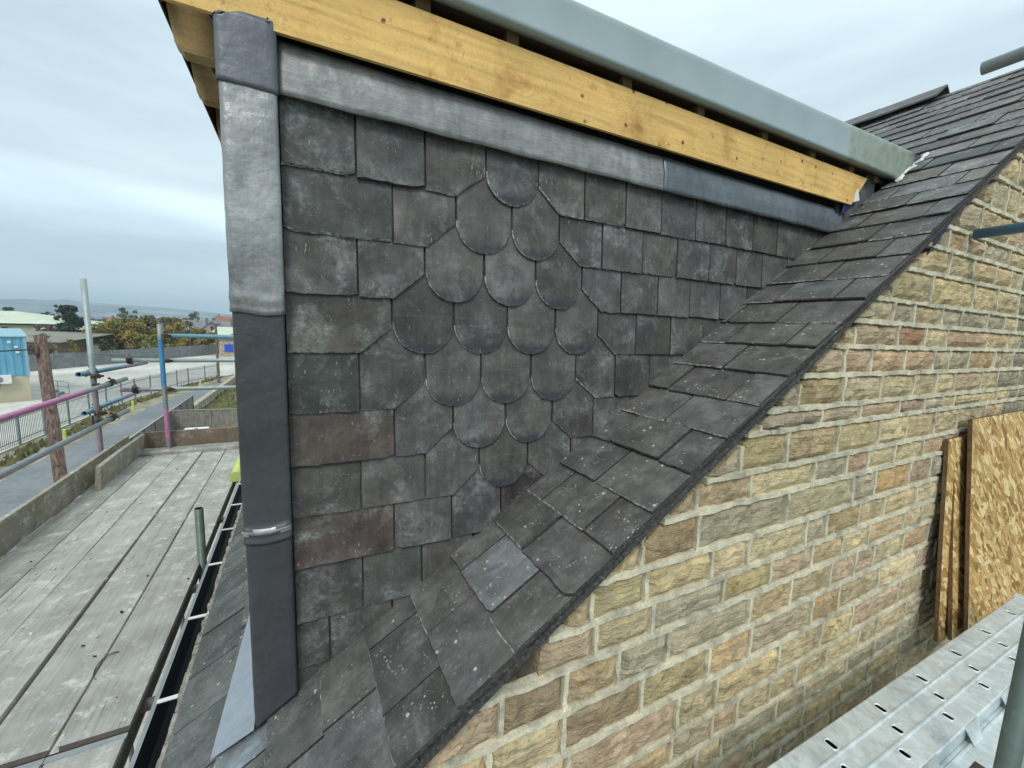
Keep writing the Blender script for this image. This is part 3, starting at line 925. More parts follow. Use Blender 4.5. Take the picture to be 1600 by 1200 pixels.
nw = Matrix(((0, 0, 1), (1, 0, 0), (0, 1, 0))).to_4x4()
stones = []
YEND = 5.6
for ri, (t, b, js) in enumerate(rows):
    hm = .0105
    z0, z1 = b + hm, t - hm
    drop = .105 + wr.uniform(0, .045)
    ystart = (b - PC + drop) / PM                    # where the roof line meets the bottom of the row
    ystart = max(ystart, -.38)
    if b > roofz(YEND): continue
    ys = [j for j in js if j > ystart + .04]
    if not ys:
        ys = [ystart + wr.uniform(.12, .3)]
    # from the roof line to the first joint
    while ys[0] - ystart > .36: ys.insert(0, ys[0] - wr.uniform(.2, .33))
    while ys[-1] < YEND:
        ys.append(ys[-1] + wr.choice((.16, .2, .24, .28, .33, .38)) * wr.uniform(.9, 1.1))
    edges = [min(ystart + wr.choice((0, .02, .06, .10, .13)), ys[0] - .05)] + ys
    for a in range(len(edges) - 1):
        ya, yb = edges[a] + (.004 if a == 0 else .010), edges[a + 1] - .010
        if yb - ya < .03 or wallz(yb) - drop < z0 + .02 and yb > RIDGE_Y: continue
        r = random.Random(ri * 77 + a)
        f = (lambda u, ya=ya, z0=z0, dr=drop: max(.004, wallz(ya + u) - dr - z0))
        me = stone_mesh(yb - ya, z1 - z0, f, r)
        cy, cz = (ya + yb) / 2, (z0 + z1) / 2
        c = None
        for (sy, sz, cc) in STONE_COL:
            if ya - .01 < sy < yb + .01 and z0 - .015 < sz < z1 + .015: c = tuple(.74 * q_ + .26 * w_ for q_, w_ in zip(cc, (.47, .41, .30)))
        if not c:
            q = r.choice(PAL); g = r.uniform(.98, 1.24); c = (q[0] * g * 1.06, q[1] * g * .985, q[2] * g * .98)
            if r.random() < .02: c = (.42 * g, .29 * g, .20 * g)
        stones.append((cy, cz, me, (ya, z0), c))
        if a < len(edges) - 1 and edges[a + 1] < YEND:
            top = min(z1 + .004, wallz(edges[a + 1]) - drop)
            if top > z0: mort_strip(edges[a + 1] - .0088, edges[a + 1] + .0088, z0 - .004, top, True)
    ys_ = max((b - PC + .095) / PM, -.38)
    mort_strip(ys_ + wr.choice((0, .01, .03, .05)), max(min(YEND, RIDGE_Y + (roofz(RIDGE_Y) - .12 - b) / PM), ys_ + .08), b - .0105, b + .0105)
# nearest 300 stones are parts, the rest one joined part
stones.sort(key=lambda s: (s[0] ** 2 + .8 + (s[1]) ** 2) + (6 if s[1] < -1.9 else 0))
rest = MB()
for i, (cy, cz, me, (ya, z0), c) in enumerate(stones):
    mt = Matrix.Translation((XW, ya, z0)) @ nw
    c = tuple(.76 * a_ * k_ + .24 * m_ for a_, k_, m_ in zip(c, (1.52, 1.44, 1.20), (.66, .60, .46)))
    if i < 295:
        link('stone', me, gable, mt, c)
    else:
        bb = len(rest.v)
        rest.v += [tuple(mt @ v_.co) for v_ in me.vertices]
        for p in me.polygons: rest.face([bb + q for q in p.vertices])
if rest.v: hp(rest, 'stone_remainder', M['stone'], gable, color=(.40, .36, .26), kind='stuff')
hp(mort, 'mortar', M['mortar'], gable)
# rough bedding under the verge slates: lumps with holes between them
vb = MB(); y = -.38
vr = random.Random(4)
while y < YEND:
    y2 = y + vr.uniform(.025, .085)
    if vr.random() < .55:
        x_ = XW + vr.uniform(-.045, .010)
        lo = vr.uniform(.07, .155); mid_ = (y + y2) / 2
        pts = [(x_ - .012, y, roofz(y) - lo * .75), (x_, mid_ - .01, roofz(mid_) - lo), (x_ - .004, y2 - .004, roofz(y2) - lo * vr.uniform(.75, .95)),
               (x_ - .010, y2, roofz(y2) - .035), (x_ - .006, mid_, roofz(mid_) - .03), (x_ - .012, y, roofz(y) - .035)]
        vb.prism(pts, (-.06, 0, 0))
    y = y2
# recessed dark sheet, added so the holes under the verge read as shadow
hp(MB().prism([(XW - .10, -.38, roofz(-.38) - .28), (XW - .10, YEND, roofz(YEND) - .28), (XW - .10, YEND, roofz(YEND) - .04), (XW - .10, -.38, roofz(-.38) - .04)], (-.02, 0, 0)), 'verge_backing', M['felt'], gable)
hp(vb, 'verge_bedding', M['rubble'], gable)
mb = MB()
mb.grid(lambda u, v: (XV + .004 - .05 * v + .006 * math.sin(9 * u), 2.60 + .28 * u, roofz(2.60 + .28 * u) - .032 - .13 * v * (1 - .5 * u) - .004 * math.sin(14 * u)), 8, 3)
hp(mb, 'membrane_flap', M['membrane'], roof)

# ---- walls below
hp(MB().box(-9, XW - .45, -.38, -.20, -7.5, roofz(-.38) - .16), 'front_wall', M['far_stone'])
# ---- lead at the dormer corner
LX, LY0, LY1 = -1.333, -.157, -.039


def lead_sheet(name, z0, z1, off, mat, r, roll=0.0, wob=.0016, zb_fn=None, top_round=False):
    prof = [(XC - .006, LY1 + .0015), (LX + off - .010, LY1 + off * .8), (LX + off - .003, LY1 + off * .8 - .0015), (LX + off, LY1 - .006)]
    n = 9
    prof += [(LX + off, LY1 - .006 + (LY0 + .016 - LY1) * i / n) for i in range(1, n + 1)]
    prof += [(LX + off - .0015, LY0 - off + .004), (LX + off - .006, LY0 - off), (LX + off - .06, LY0 - off), (LX + off - .16, LY0 - off)]
    nz = max(4, int((z1 - z0) / (.006 if roll > .006 else .012)))
    mb = MB()
    def fn(u, v):
        i = round(u * (len(prof) - 1)); px, py = prof[i]
        lo = z0 if zb_fn is None else zb_fn(py)
        z = lo + (z1 - lo) * v
        d = wob * (mn.noise(Vector((py * 9, z * 7, r))) + .5 * mn.noise(Vector((py * 25, z * 21, r))))
        if roll:
            t = (z - lo)
            d += roll * (math.exp(-((t - .040) / .009) ** 2) + .45 * math.exp(-((t - .004) / .008) ** 2)) * (1 if px > LX - .02 else .4)
            z += .004 * math.sin(py * 45 + r) if t < .06 else 0
        if top_round and v > .93 and py < LY0 + .05: z -= .02 * (1 - (py - LY0) / .05) * (v - .93) / .07
        return (px + d * (1 if 2 < i < len(prof) - 3 else .3), py - (d * .6 if i >= len(prof) - 3 else 0), z)
    mb.grid(fn, len(prof) - 1, nz, flip=True)
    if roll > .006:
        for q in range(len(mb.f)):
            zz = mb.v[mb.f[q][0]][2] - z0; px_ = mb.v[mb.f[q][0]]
            if .031 < zz < .047 and px_[0] > LX - .004: mb.mi[q] = 1  # highlight along the roll put in as a strip of paler colour
    o = hp(mb, name, [mat, M['lead_highlight']])
    md = o.modifiers.new('thickness', 'SOLIDIFY'); md.thickness = .0026; md.offset = -1
    return o


corner = empty('lead_corner', (0, 0, 0)); corner.parent = house; corner.matrix_parent_inverse = Matrix.Translation((0, 0, -ZG))
def to_corner(o):
    o.parent = corner; o.matrix_parent_inverse = Matrix.Identity(4); return o
to_corner(lead_sheet('lead_sheet', .586, .758, .0095, M['lead_mid'], 1.0, 0.0, .0016, lambda y_: .588 - (y_ + .04) * .02, True))
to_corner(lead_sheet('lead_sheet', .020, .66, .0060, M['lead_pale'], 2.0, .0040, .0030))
to_corner(lead_sheet('lead_sheet', -.640, .10, .0028, M['lead_dark'], 3.0, .0095, .0014))
to_corner(lead_sheet('lead_sheet', -1.2, -.56, .0, M['lead_dark'], 4.0, 0.0, .0022, lambda y_: roofz(y_) + .012))
mb = MB()
mb.tube((LX + .010, -.050, .757), (LX + .0135, -.050, .757), .0048, 12, hollow=False)
mb.tube((LX + .0135, -.050, .757), (LX + .0145, -.050, .757), .0022, 8, hollow=False, cuts=[(0, 1)])
to_corner(hp(mb, 'screw', [M['grey_tube'], M['dark']]))
mb = MB(); mb.grid(lambda u, v: (-1.415 + .06 * u + .004 * math.sin(20 * v), LY0 - .012 - .012 * math.sin(math.pi * v) , .735 + .04 * v), 4, 6)
hp(mb, 'lead_fold', M['lead_dark'])

# flashing strips under the fascia
def strip(y0, y1, off, mat, s):
    mb = MB()
    def fn(u, v):
        y_ = y0 + (y1 - y0) * u
        z = .598 + .140 * v
        d = .003 * mn.noise(Vector((y_ * 5, z * 9, s))) + .0016 * mn.noise(Vector((y_ * 30, z * 12, s)))
        return (XC + .010 + off + d + .004 * (1 - v) - .03 * max(0, v - .5), y_, z + (.0016 * math.sin(y_ * 23 + s) if v == 0 else 0))
    mb.grid(fn, int((y1 - y0) / .02), 8)
    o = hp(mb, 'lead_flashing_strip', mat)
    md = o.modifiers.new('thickness', 'SOLIDIFY'); md.thickness = .0025; md.offset = -1
strip(-.034, 1.385, .003, M['lead_strip'], 1.0)
strip(1.372, 2.78, .0065, M['lead_blue'], 2.0)

# apron of lead on the roof left of the corner
def rp(x, y, h=0.0): return (x, y - SN * h, roofz(y) + CS * h)
hp(MB().prism([rp(-1.36, -.268, .018), rp(-1.33, -.150, .018), rp(-2.3, -.150, .018), rp(-2.3, -.205, .018)], (0, 0, -.003)), 'lead_apron', M['lead_apron'])

# ---- fascia, roof trim, joists
fz0 = lambda y_: .735 + .0106 * (y_ + .25)
fz1 = lambda y_: .913 + .006 * (y_ + .25)
xf = -1.325
mb = MB(); b = 0; n = 60
for i in range(n + 1):
    yb_ = -.288 + (2.80 + .288) * i / n; yt_ = -.288 + (2.935 + .288) * i / n
    mb.v += [(xf, yb_, fz0(yb_)), (xf, yt_, fz1(yt_)), (xf - .020, yt_, fz1(yt_)), (xf - .020, yb_, fz0(yb_) + .004)]
for i in range(n):
    for q in range(4):
        mb.face((i * 4 + q, i * 4 + (q + 1) % 4, i * 4 + 4 + (q + 1) % 4, i * 4 + 4 + q)[::-1])
mb.face((0, 1, 2, 3)); mb.face((n * 4 + 3, n * 4 + 2, n * 4 + 1, n * 4))
hp(mb, 'fascia_board', M['fascia'])
tz0 = lambda y_: .952 + .006 * (y_ - .38)
tz1 = lambda y_: 1.096 + .0205 * (y_ - .38)
# glass fibre edge trim with a rounded top and a small kick at the drip
mb = MB()
prof = [(-.030, 0.0), (0.0, 0.0), (.004, .006), (.004, .014), (0, .03), (0, .80), (-.001, .90), (-.004, .955), (-.010, .985), (-.022, 1.0), (-.09, .985), (-.13, .93), (-.4, .92)]
def trim(u, v):
    i = round(u * (len(prof) - 1)); px, t = prof[i]
    y_ = -.30 + (3.36 + .30) * v
    z = tz0(y_) + (tz1(y_) - tz0(y_)) * t if t > .05 else tz0(y_) + t
    return (-1.29 + px + .0012 * mn.noise(Vector((y_ * 3, t * 3, 0))), y_, z)
mb.grid(trim, len(prof) - 1, 60, flip=False)
o = hp(mb, 'roof_trim', M['grp']); md = o.modifiers.new('thickness', 'SOLIDIFY'); md.thickness = .003; md.offset = 0
hp(MB().box(-4.3, -1.33, -.285, 3.32, 1.005, 1.065), 'dormer_roof', M['grp'])
hp(MB().box(-4.3, -1.30, -.285, 3.30, .984, 1.000), 'roof_decking', M['dark_timber'])
hp(MB().prism([(-1.296, -.29, tz0(-.29) + .006), (-1.296, 3.15, tz0(3.15) + .006), (-1.296, 3.15, tz0(3.15) + .018), (-1.296, -.29, tz0(-.29) + .018)], (-.09, 0, 0)), 'soffit_lath', M['dark_timber'])
for y_ in (.05, .35, .646, 1.133, 1.541, 1.983, 2.387, 2.773, 3.05):
    hp(MB().box(-1.395, -1.332, y_ - .022, y_ + .022, fz1(y_) + .002, tz0(y_) + .0055), 'packing_block', M['block'])
for i, x_ in enumerate((-1.47, -1.735, -2.2, -2.65, -3.1, -3.55)):
    zl = .700
    hp(MB().prism([(x_, -.282, .80), (x_, -.270, zl + .018), (x_, -.252, zl), (x_, -.14, zl), (x_, -.14, .944), (x_, -.282, .944)][::-1], (-.047, 0, 0)), 'joist_tail', M['joist'])
    hp(MB().box(x_ - .047 - .03, x_ - .047 - .005, -.20, -.16, .70, .93), 'joist_packing', M['dark_timber'])
hp(MB().box(-4.25, -1.385, -.297, -.292, .80, .957), 'front_lath', M['dark_timber'])
hp(MB().box(-4.2, -1.40, -.150, -.06, -1.30, .944), 'dormer_front', M['felt'])
hp(MB().box(-4.2, -4.1, -.06, 3.2, -1.3, .944), 'far_cheek', M['felt'])
# upstand slates and sealing where the fascia dies into the roof
for i, (ya, yb, lo, hi) in enumerate(((2.785, 2.925, 0, .13), (2.93, 3.085, 0, .15), (3.09, 3.30, 0, .10))):
    r = random.Random(i)
    b_ = MB().prism([(-1.345 - .004 * i, ya, roofz(ya) - .02), (-1.345 - .004 * i, yb - .003, roofz(yb) - .02), (-1.345 - .004 * i, yb - .003, roofz(yb) + hi), (-1.345 - .004 * i, ya, roofz(ya) + hi)], (-.007, 0, 0))
    hp(b_, 'upstand_slate', M['slate'], color=(.085, .09, .092))
hp(MB().box(-1.40, -1.353, 2.7, 3.36, .5, .95), 'upstand_backing', M['felt'])
mb = MB(); mb.prism([(-1.33, 2.79, .775), (-1.318, 2.865, .80), (-1.322, 2.845, .862)], (-.004, 0, 0))
hp(mb, 'white_offcut', M['white_plastic'])
mb = MB(); mb.grid(lambda u, v: (-1.345 + .016 * v, 2.74 + .13 * u, .70 + .08 * u + .09 * v * (1 - u * .4) + .004 * math.sin(11 * u)), 6, 4)
hp(mb, 'membrane_fold', M['membrane'])
mb = MB()
sr = random.Random(9)
def seal(u, v):
    y_ = 3.16 + .36 * u; h = .006 + .015 * math.sin(math.pi * v) * (.3 + 1.3 * abs(mn.noise(Vector((u * 14, v * 3, 2)))))
    return (-1.285 + .022 * (v - .5) * 2 * (.4 + 1.2 * abs(mn.noise(Vector((u * 17, 1, 0))))) + .03 * mn.noise(Vector((u * 9, 0, 5))), y_ - SN * h, roofz(y_) + CS * h)
mb.grid(seal, 22, 5)
hp(mb, 'white_sealant', M['putty'])
hp(MB().prism([(-1.292, 3.355, 1.01), (-1.262, 3.45, 1.10), (-1.30, 3.52, 1.165), (-1.31, 3.36, 1.155)], (-.02, 0, 0)), 'trim_end_lead', M['lead_dark'])

# ---- gutter along the eaves
gut = MB()
gp = [(-.452, -1.470), (-.456, -1.515), (-.472, -1.545), (-.492, -1.552), (-.512, -1.542), (-.524, -1.515), (-.527, -1.462), (-.541, -1.460), (-.541, -1.468), (-.532, -1.472), (-.531, -1.52), (-.515, -1.552), (-.49, -1.56), (-.468, -1.553), (-.450, -1.52), (-.446, -1.470)]
b0 = len(gut.v)
for x_ in (-.75, -9.0): gut.v += [(x_, a, c) for a, c in gp]
nn = len(gp)
for i in range(nn):
    gut.face((i, (i + 1) % nn, nn + (i + 1) % nn, nn + i), 1 if 5 < i < 9 else 0)
gut.face(range(nn)[::-1]); gut.face([nn + i for i in range(nn)])
gutter = hp(gut, 'gutter', [M['black_plastic'], M['grey_tube']])
for x_ in (-1.37, -1.86, -2.367, -2.88, -3.356, -3.806, -4.3):
    hp(MB().box(x_ - .009, x_ + .009, -.533, -.452, -1.4655, -1.4615).box(x_ - .009, x_ + .009, -.452, -.440, -1.4655, -1.455), 'gutter_strap', M['white_plastic'], gutter)
gr_ = random.Random(2)
mb = MB(); x_ = -.85
while x_ > -5:
    x2 = x_ - gr_.uniform(.03, .08); h = gr_.uniform(.01, .03)
    mb.box(x2, x_ - .003, -.455 - gr_.uniform(0, .01), -.425, roofz(-.44) - .03 - h, roofz(-.44) - .012 - gr_.uniform(0, .01)); x_ = x2
hp(mb, 'eaves_rubble', M['rubble'])
hp(MB().box(-9, -.92, -.44, -.42, -1.75, -1.475), 'eaves_board', M['dark_timber'])

# ------------------------------------------------------------------ scaffold on the eaves side
DZ = -1.564
TR = .0241
sf = empty('scaffold', (-5.6, -1.85, ZG), 'tube scaffold with pink, blue and grey guard rails beside the eaves deck', 'scaffold')
INV = Matrix.Translation((5.6, 1.85, -ZG))


def sp(mb, name, mats, parent=None):
    o = mb.build(name, mats); o.parent = parent or sf
    if parent is None: o.matrix_parent_inverse = INV
    return o


def coupler(c, ax, r=.034):
    """band clamp round a tube at c (axis ax) with a bolt and wing"""
    c = Vector(c); ax = Vector(ax).normalized()
    mb = MB(); mb.tube(c - ax * .024, c + ax * .024, r, 12, hollow=False)
    u = ax.orthogonal().normalized(); w = ax.cross(u)
    M_ = Matrix((( *u, 0), (*w, 0), (*ax, 0), (0, 0, 0, 1))).transposed(); M_.translation = c
    mb.box(.02, .062, -.018, .018, -.02, .02, 0, M_)
    mb.box(-.05, -.02, -.012, .012, -.022, .022, 0, M_)
    mb.tube(c + u * .045 + w * -.05, c + u * .045 + w * .05, .0065, 8, hollow=False)
    mb.tube(c + u * .045 + w * .03, c + u * .045 + w * .046, .012, 6, hollow=False)
    sp(mb, 'coupler', M['rust'])


TM = [M['galv_tube'], M['pink_paint'], M['blue_paint'], M['mauve_paint'], M['grey_tube'], M['pale_blue_paint'], M['rust']]
sp(MB().tube((-5.6, -1.85, ZG), (-5.572, -1.862, .355), TR, cuts=[(0, 3), (.865, 0)]), 'standard', TM)
coupler((-5.58, -1.85, -.60), (0, 0, 1)); coupler((-5.58, -1.85, -.70), (0, 0, 1)); coupler((-5.58, -1.85, -.98), (0, 0, 1)); coupler((-5.58, -1.85, -1.07), (0, 0, 1)); coupler((-5.585, -1.85, -1.50), (0, 0, 1))
BY = -1.40
sp(MB().tube((-6.02, BY, ZG), (-6.09, BY - .03, -.07), TR, cuts=[(0, 3), (.822, 1), (.868, 4), (.905, 2), (.977, 4)]), 'standard', TM)
# rails along the deck
sp(MB().tube((1.2, -1.80, -.705), (-6.22, -1.80, -.705), TR, cuts=[(0, 1), (.855, 4)]), 'guard_rail', TM)
sp(MB().tube((1.2, -1.80, -1.072), (-6.20, -1.80, -1.072), TR, cuts=[(0, 4)]), 'guard_rail', TM)
sp(MB().tube((-5.38, -1.90, -.562), (-7.35, -1.90, -.615), TR, cuts=[(0, 5), (.55, 3)]), 'guard_rail', TM)
sp(MB().tube((-5.42, -1.90, -.950), (-7.0, -1.90, -.960), TR, cuts=[(0, 5), (.6, 3)]), 'guard_rail', TM)
# rails across the end
sp(MB().tube((-6.14, -1.88, -.490), (-6.14, 1.2, -.490), TR), 'guard_rail', TM)
sp(MB().tube((-6.14, -1.83, -.825), (-6.14, 1.2, -.838), TR, cuts=[(0, 3), (.09, 0)]), 'guard_rail', TM)
sp(MB().tube((-6.14, BY - .05, -.200), (-6.14, 1.2, -.200), TR, cuts=[(0, 5)]), 'guard_rail', TM)
for z_ in (-.49, -.825, -.2): coupler((-6.10, BY, z_), (0, 0, 1))
for z_, y_ in ((-.49, -1.73), (-.828, -1.70)): coupler((-6.14, y_, z_), (0, 1, 0))
coupler((-5.75, -1.80, -.705), (1, 0, 0), .031); coupler((-5.72, -1.80, -1.072), (1, 0, 0), .031); coupler((-5.62, -1.90, -.568), (1, 0, 0), .031); coupler((-5.62, -1.90, -.953), (1, 0, 0), .031)
# stub standard at the inner edge, transoms under the deck
sp(MB().tube((-3.155, -.612, ZG), (-3.155, -.612, -1.205), TR, cuts=[(0, 6)]), 'standard', [M['grey_tube']] * 6 + [M['teal_tube']])
for x_ in (-1.35, -2.07, -2.93, -3.93, -4.9, -5.9, -.6, .2):
    sp(MB().tube((x_, -2.0, DZ - .063), (x_, -.505, DZ - .063), TR, cuts=[(0, 3)]), 'transom', TM)
sp(MB().tube((1.2, -1.95, DZ - .112), (-6.4, -1.95, DZ - .112), TR), 'ledger', TM)
sp(MB().tube((1.2, -.66, DZ - .112), (-6.4, -.66, DZ - .112), TR), 'ledger', TM)
sp(MB().tube((1.0, -1.85, ZG), (1.0, -1.85, .3), TR), 'standard', TM)


# ---- boards of the deck
def board(x0, x1, y0, y1, z, c, label, group, r, band=True, name='scaffold_board', cat='scaffold board', mat='board_x', axis=0, t=.038):
    L = x1 - x0; W = y1 - y0
    n = max(4, int(L / .35))
    bend = r.uniform(-.004, .004); tw = r.uniform(-.003, .003); ph = r.uniform(0, 9)
    mb = MB(); P = [(-1, 0), (-1, 1), (1, 1), (1, 0)]
    for i in range(n + 1):
        t_ = i / n; xx = -L / 2 + L * t_
        dy = bend * math.sin(math.pi * t_) + .0015 * math.sin(t_ * 11 + ph); dz = .0025 * math.sin(t_ * 7 + ph)
        for k2 in range(8):
            # eased edges
            a = [(-1, -1), (-1, .6), (-.965, 1), (.965, 1), (1, .6), (1, -1)]
        for (py, pz) in a:
            mb.v.append((xx, py * W / 2 + dy, pz * t / 2 + dz + tw * py * (t_ - .5)))
    for i in range(n):
        for q in range(6):
            w_ = (q + 1) % 6
            mb.face((i * 6 + q, i * 6 + 6 + q, i * 6 + 6 + w_, i * 6 + w_))
    mb.face(range(6)); mb.face([n * 6 + q for q in reversed(range(6))])
    o = mb.build(name, M[mat], None, label, cat, group, loc=((x0 + x1) / 2, (y0 + y1) / 2, z - t / 2), color=c)
    if axis == 1: o.rotation_euler = (0, 0, math.pi / 2)
    if band:
        for sx in (-1, 1):
            bm_ = MB(); xx = sx * (L / 2 - .012)
            bm_.box(xx - .0125, xx + .0125, -W / 2 - .001, W / 2 + .001, t / 2 + .0012, t / 2 + .0026)
            bm_.box(sx * (L / 2 + .0012) - .0012, sx * (L / 2 + .0012) + .0012, -W / 2, W / 2, -t / 2, t / 2 + .001)
            bo = bm_.build('end_band', M['rust'] if sx > 0 else M['grey_tube'], o)
    return o


br = random.Random(12)
DG = 'scaffold boards laid side by side as the deck'
edges = [-.624, -.848, -1.075, -1.302, -1.526, -1.752]
order = ['innermost', 'second from the gutter', 'middle', 'fourth from the gutter', 'outermost']
for i in range(5):
    y1, y0 = edges[i] - (.002 if i else 0), edges[i + 1] + (.007 if i == 1 else .003)
    g = br.uniform(.80, 1.16)
    board(-6.10 + br.uniform(-.01, .01), -1.888 + (.008 if i < 2 else .30), y0, y1, DZ, (g, g, g * .985), {
        0: 'innermost grey scaffold board along the gutter gap, behind the short upright tube',
        1: 'grey deck board second from the gutter, wide dark gap on its outer side',
        2: 'grey plaster splashed scaffold board in the middle of the eaves deck',
        3: 'grey scaffold board of the eaves deck, second in from the toe board',
        4: 'grey scaffold board of the eaves deck, outermost, lying along the toe board'}[i], DG, br)
for i in range(5):
    y1, y0 = edges[i] - (.002 if i else 0), edges[i + 1] + .003
    g = br.uniform(.80, 1.12)
    board(-1.878 + (.008 if i < 2 else .31), .9, y0 + (.004 if i > 1 else 0), y1, DZ + .001, (g, g, g * 1.0), {
        0: 'near scaffold board beside the gutter, butted end to end at the dark iron band',
        1: 'near scaffold board, second from the gutter, cut off by the bottom of the picture',
        2: 'near scaffold board in the middle of the deck, nearest the camera at bottom left',
        3: 'near scaffold board, second from the toe board, at the lower left corner',
        4: 'near scaffold board, outermost, at the left edge beside the toe board'}[i], DG, br)
# toe boards stand on edge
o = board(-6.05, .9, -.1125, .1125, 0, (.92, .84, .70), 'long pale toe board standing on edge along the outer side of the deck', None, br, False, 'toe_board', 'toe board')
o.location = (-2.575, -1.785, DZ + .112); o.rotation_euler = (math.pi / 2, 0, 0)
o = board(-.62, .62, -.1125, .1125, 0, (.98, .90, .76), 'short piece of toe board leaning inside the long one at the far outer corner', None, br, False, 'toe_board', 'toe board')
o.location = (-5.48, -1.665, DZ + .113); o.rotation_euler = (math.pi / 2 - .10, 0, .01)
o = board(-.70, .70, -.1125, .1125, 0, (1, 1, 1), 'dark brown toe board standing across the far end of the deck', None, br, False, 'toe_board', 'toe board', 'board_brown')
o.location = (-6.17, -1.02, DZ + .113); o.rotation_euler = (math.pi / 2, 0, math.pi / 2)
o = board(-.62, .62, -.11, .11, 0, (.85, .85, .85), 'short grey board laid flat across the far deck end, against the brown toe board', None, br, False)
o.location = (-6.03, -1.1, DZ + .019); o.rotation_euler = (0, .0, math.pi / 2)
mb = MB()
mb.grid(lambda u, v: (-5.35 + .70 * u, -.60 + .05 * math.cos(2 * math.pi * v), DZ + .052 + .05 * math.sin(2 * math.pi * v) + .004 * math.sin(u * 40)), 20, 10)
mb.v += [(-4.65, -.60, DZ + .052)]
b = len(mb.v) - 1
for i in range(10): mb.face((20 + i * 21, 20 + (i + 1) * 21, b))
o = mb.build('foam_tube', M['yellow_foam'], None, 'lime yellow foam tube lying at the edge of the deck beside the lead corner', 'foam tube')

# grit, mortar crumbs and a bent wire left on the deck
db = MB(); dr = random.Random(6)
for i in range(170):
    x_, y_ = dr.uniform(-6.0, -.9), dr.uniform(-1.72, -.64)
    q = dr.uniform(.002, .007) * (1.8 if dr.random() < .08 else 1)
    M_ = Matrix.Translation((x_, y_, DZ + q * .4)) @ Matrix.Rotation(dr.uniform(0, 6), 4, 'Z') @ Matrix.Rotation(dr.uniform(-.6, .6), 4, 'X')
    db.box(-q, q * dr.uniform(.6, 1.4), -q * dr.uniform(.5, 1), q, -q * .5, q * .5, 0 if dr.random() < .85 else 1, M_)
tag(db.build('mortar_crumbs', [M['mortar'], M['slate_edge']]), 'mortar crumbs and slate chips scattered on the scaffold boards', 'debris', kind='stuff')
wv = MB(); P = [Vector((-2.30 - .085 * math.cos(a_), -.80 - .055 * math.sin(a_) * 1.0, DZ + .005 + .006 * math.sin(a_ * 2))) for a_ in [i * .26 for i in range(11)]]
for a_, b_ in zip(P[:-1], P[1:]): wv.tube(a_, b_, .0028, 6, hollow=False)
wv.build('bent_wire', M['rust'], None, 'short curl of dark wire lying on the innermost deck board', 'wire')

# ------------------------------------------------------------------ scaffold on the gable side
gs = empty('scaffold', (1.5, 3.04, ZG), 'scaffold tubes by the gable, one end pointing at the stones, one over the ridge', 'scaffold')
GI = Matrix.Translation((-1.5, -3.04, -ZG))


def gp_(mb, name, mats):
    o = mb.build(name, mats, gs); o.matrix_parent_inverse = GI; return o


gp_(MB().tube((-.873, 3.02, .552), (1.6, 3.02, .60), TR, cuts=[(0, 7)]), 'transom', TM + [M['steel_blue']])
gp_(MB().tube((-.76, 2.43, 1.085), (1.6, 2.43, 1.10), TR, cuts=[(0, 4)]), 'transom', TM)
gp_(MB().tube((1.5, 3.06, ZG), (1.5, 3.06, 2.2), TR), 'standard', TM)
gp_(MB().tube((1.5, 2.40, ZG), (1.5, 2.40, 2.2), TR), 'standard', TM)
gp_(MB().tube((-.262, 1.79, ZG), (-.262, 1.79, .4), TR, cuts=[(0, 4)]), 'standard', [M['teal_tube']] * 7)
mb = MB().tube((-.262, 1.79, -1.33), (-.262, 1.79, -1.28), .034, 12, hollow=False).box(-.33, -.262, 1.74, 1.84, -1.325, -1.285)
gp_(mb, 'coupler', M['rust'])
for y_ in (.7, 2.0, 3.3):
    gp_(MB().tube((-.55, y_, -1.725), (1.5, y_, -1.725), TR), 'transom', TM)
for y_ in (.6, 1.95, 3.25):
    gp_(MB().tube((-.60, y_, -1.425), (-.20, y_, -1.425), TR), 'transom', TM)
for i in range(4):
    x0 = -.60 + i * .232
    g = br.uniform(.9, 1.05)
    o = board(-2.4, 2.4, -.1125, .1125, 0, (g, g * .98, g * .95), ('pale board of the gable deck directly under the steel planks', 'pale board of the gable deck outside the steel planks, by the dark upright tube',
              'board of the gable deck, third out from the wall', 'board of the gable deck, outermost from the wall')[i], 'boards of the gable deck', br, False, mat='board_x')
    o.location = (x0 + .112, 2.0, -1.701 + .019); o.rotation_euler = (0, 0, math.pi / 2)


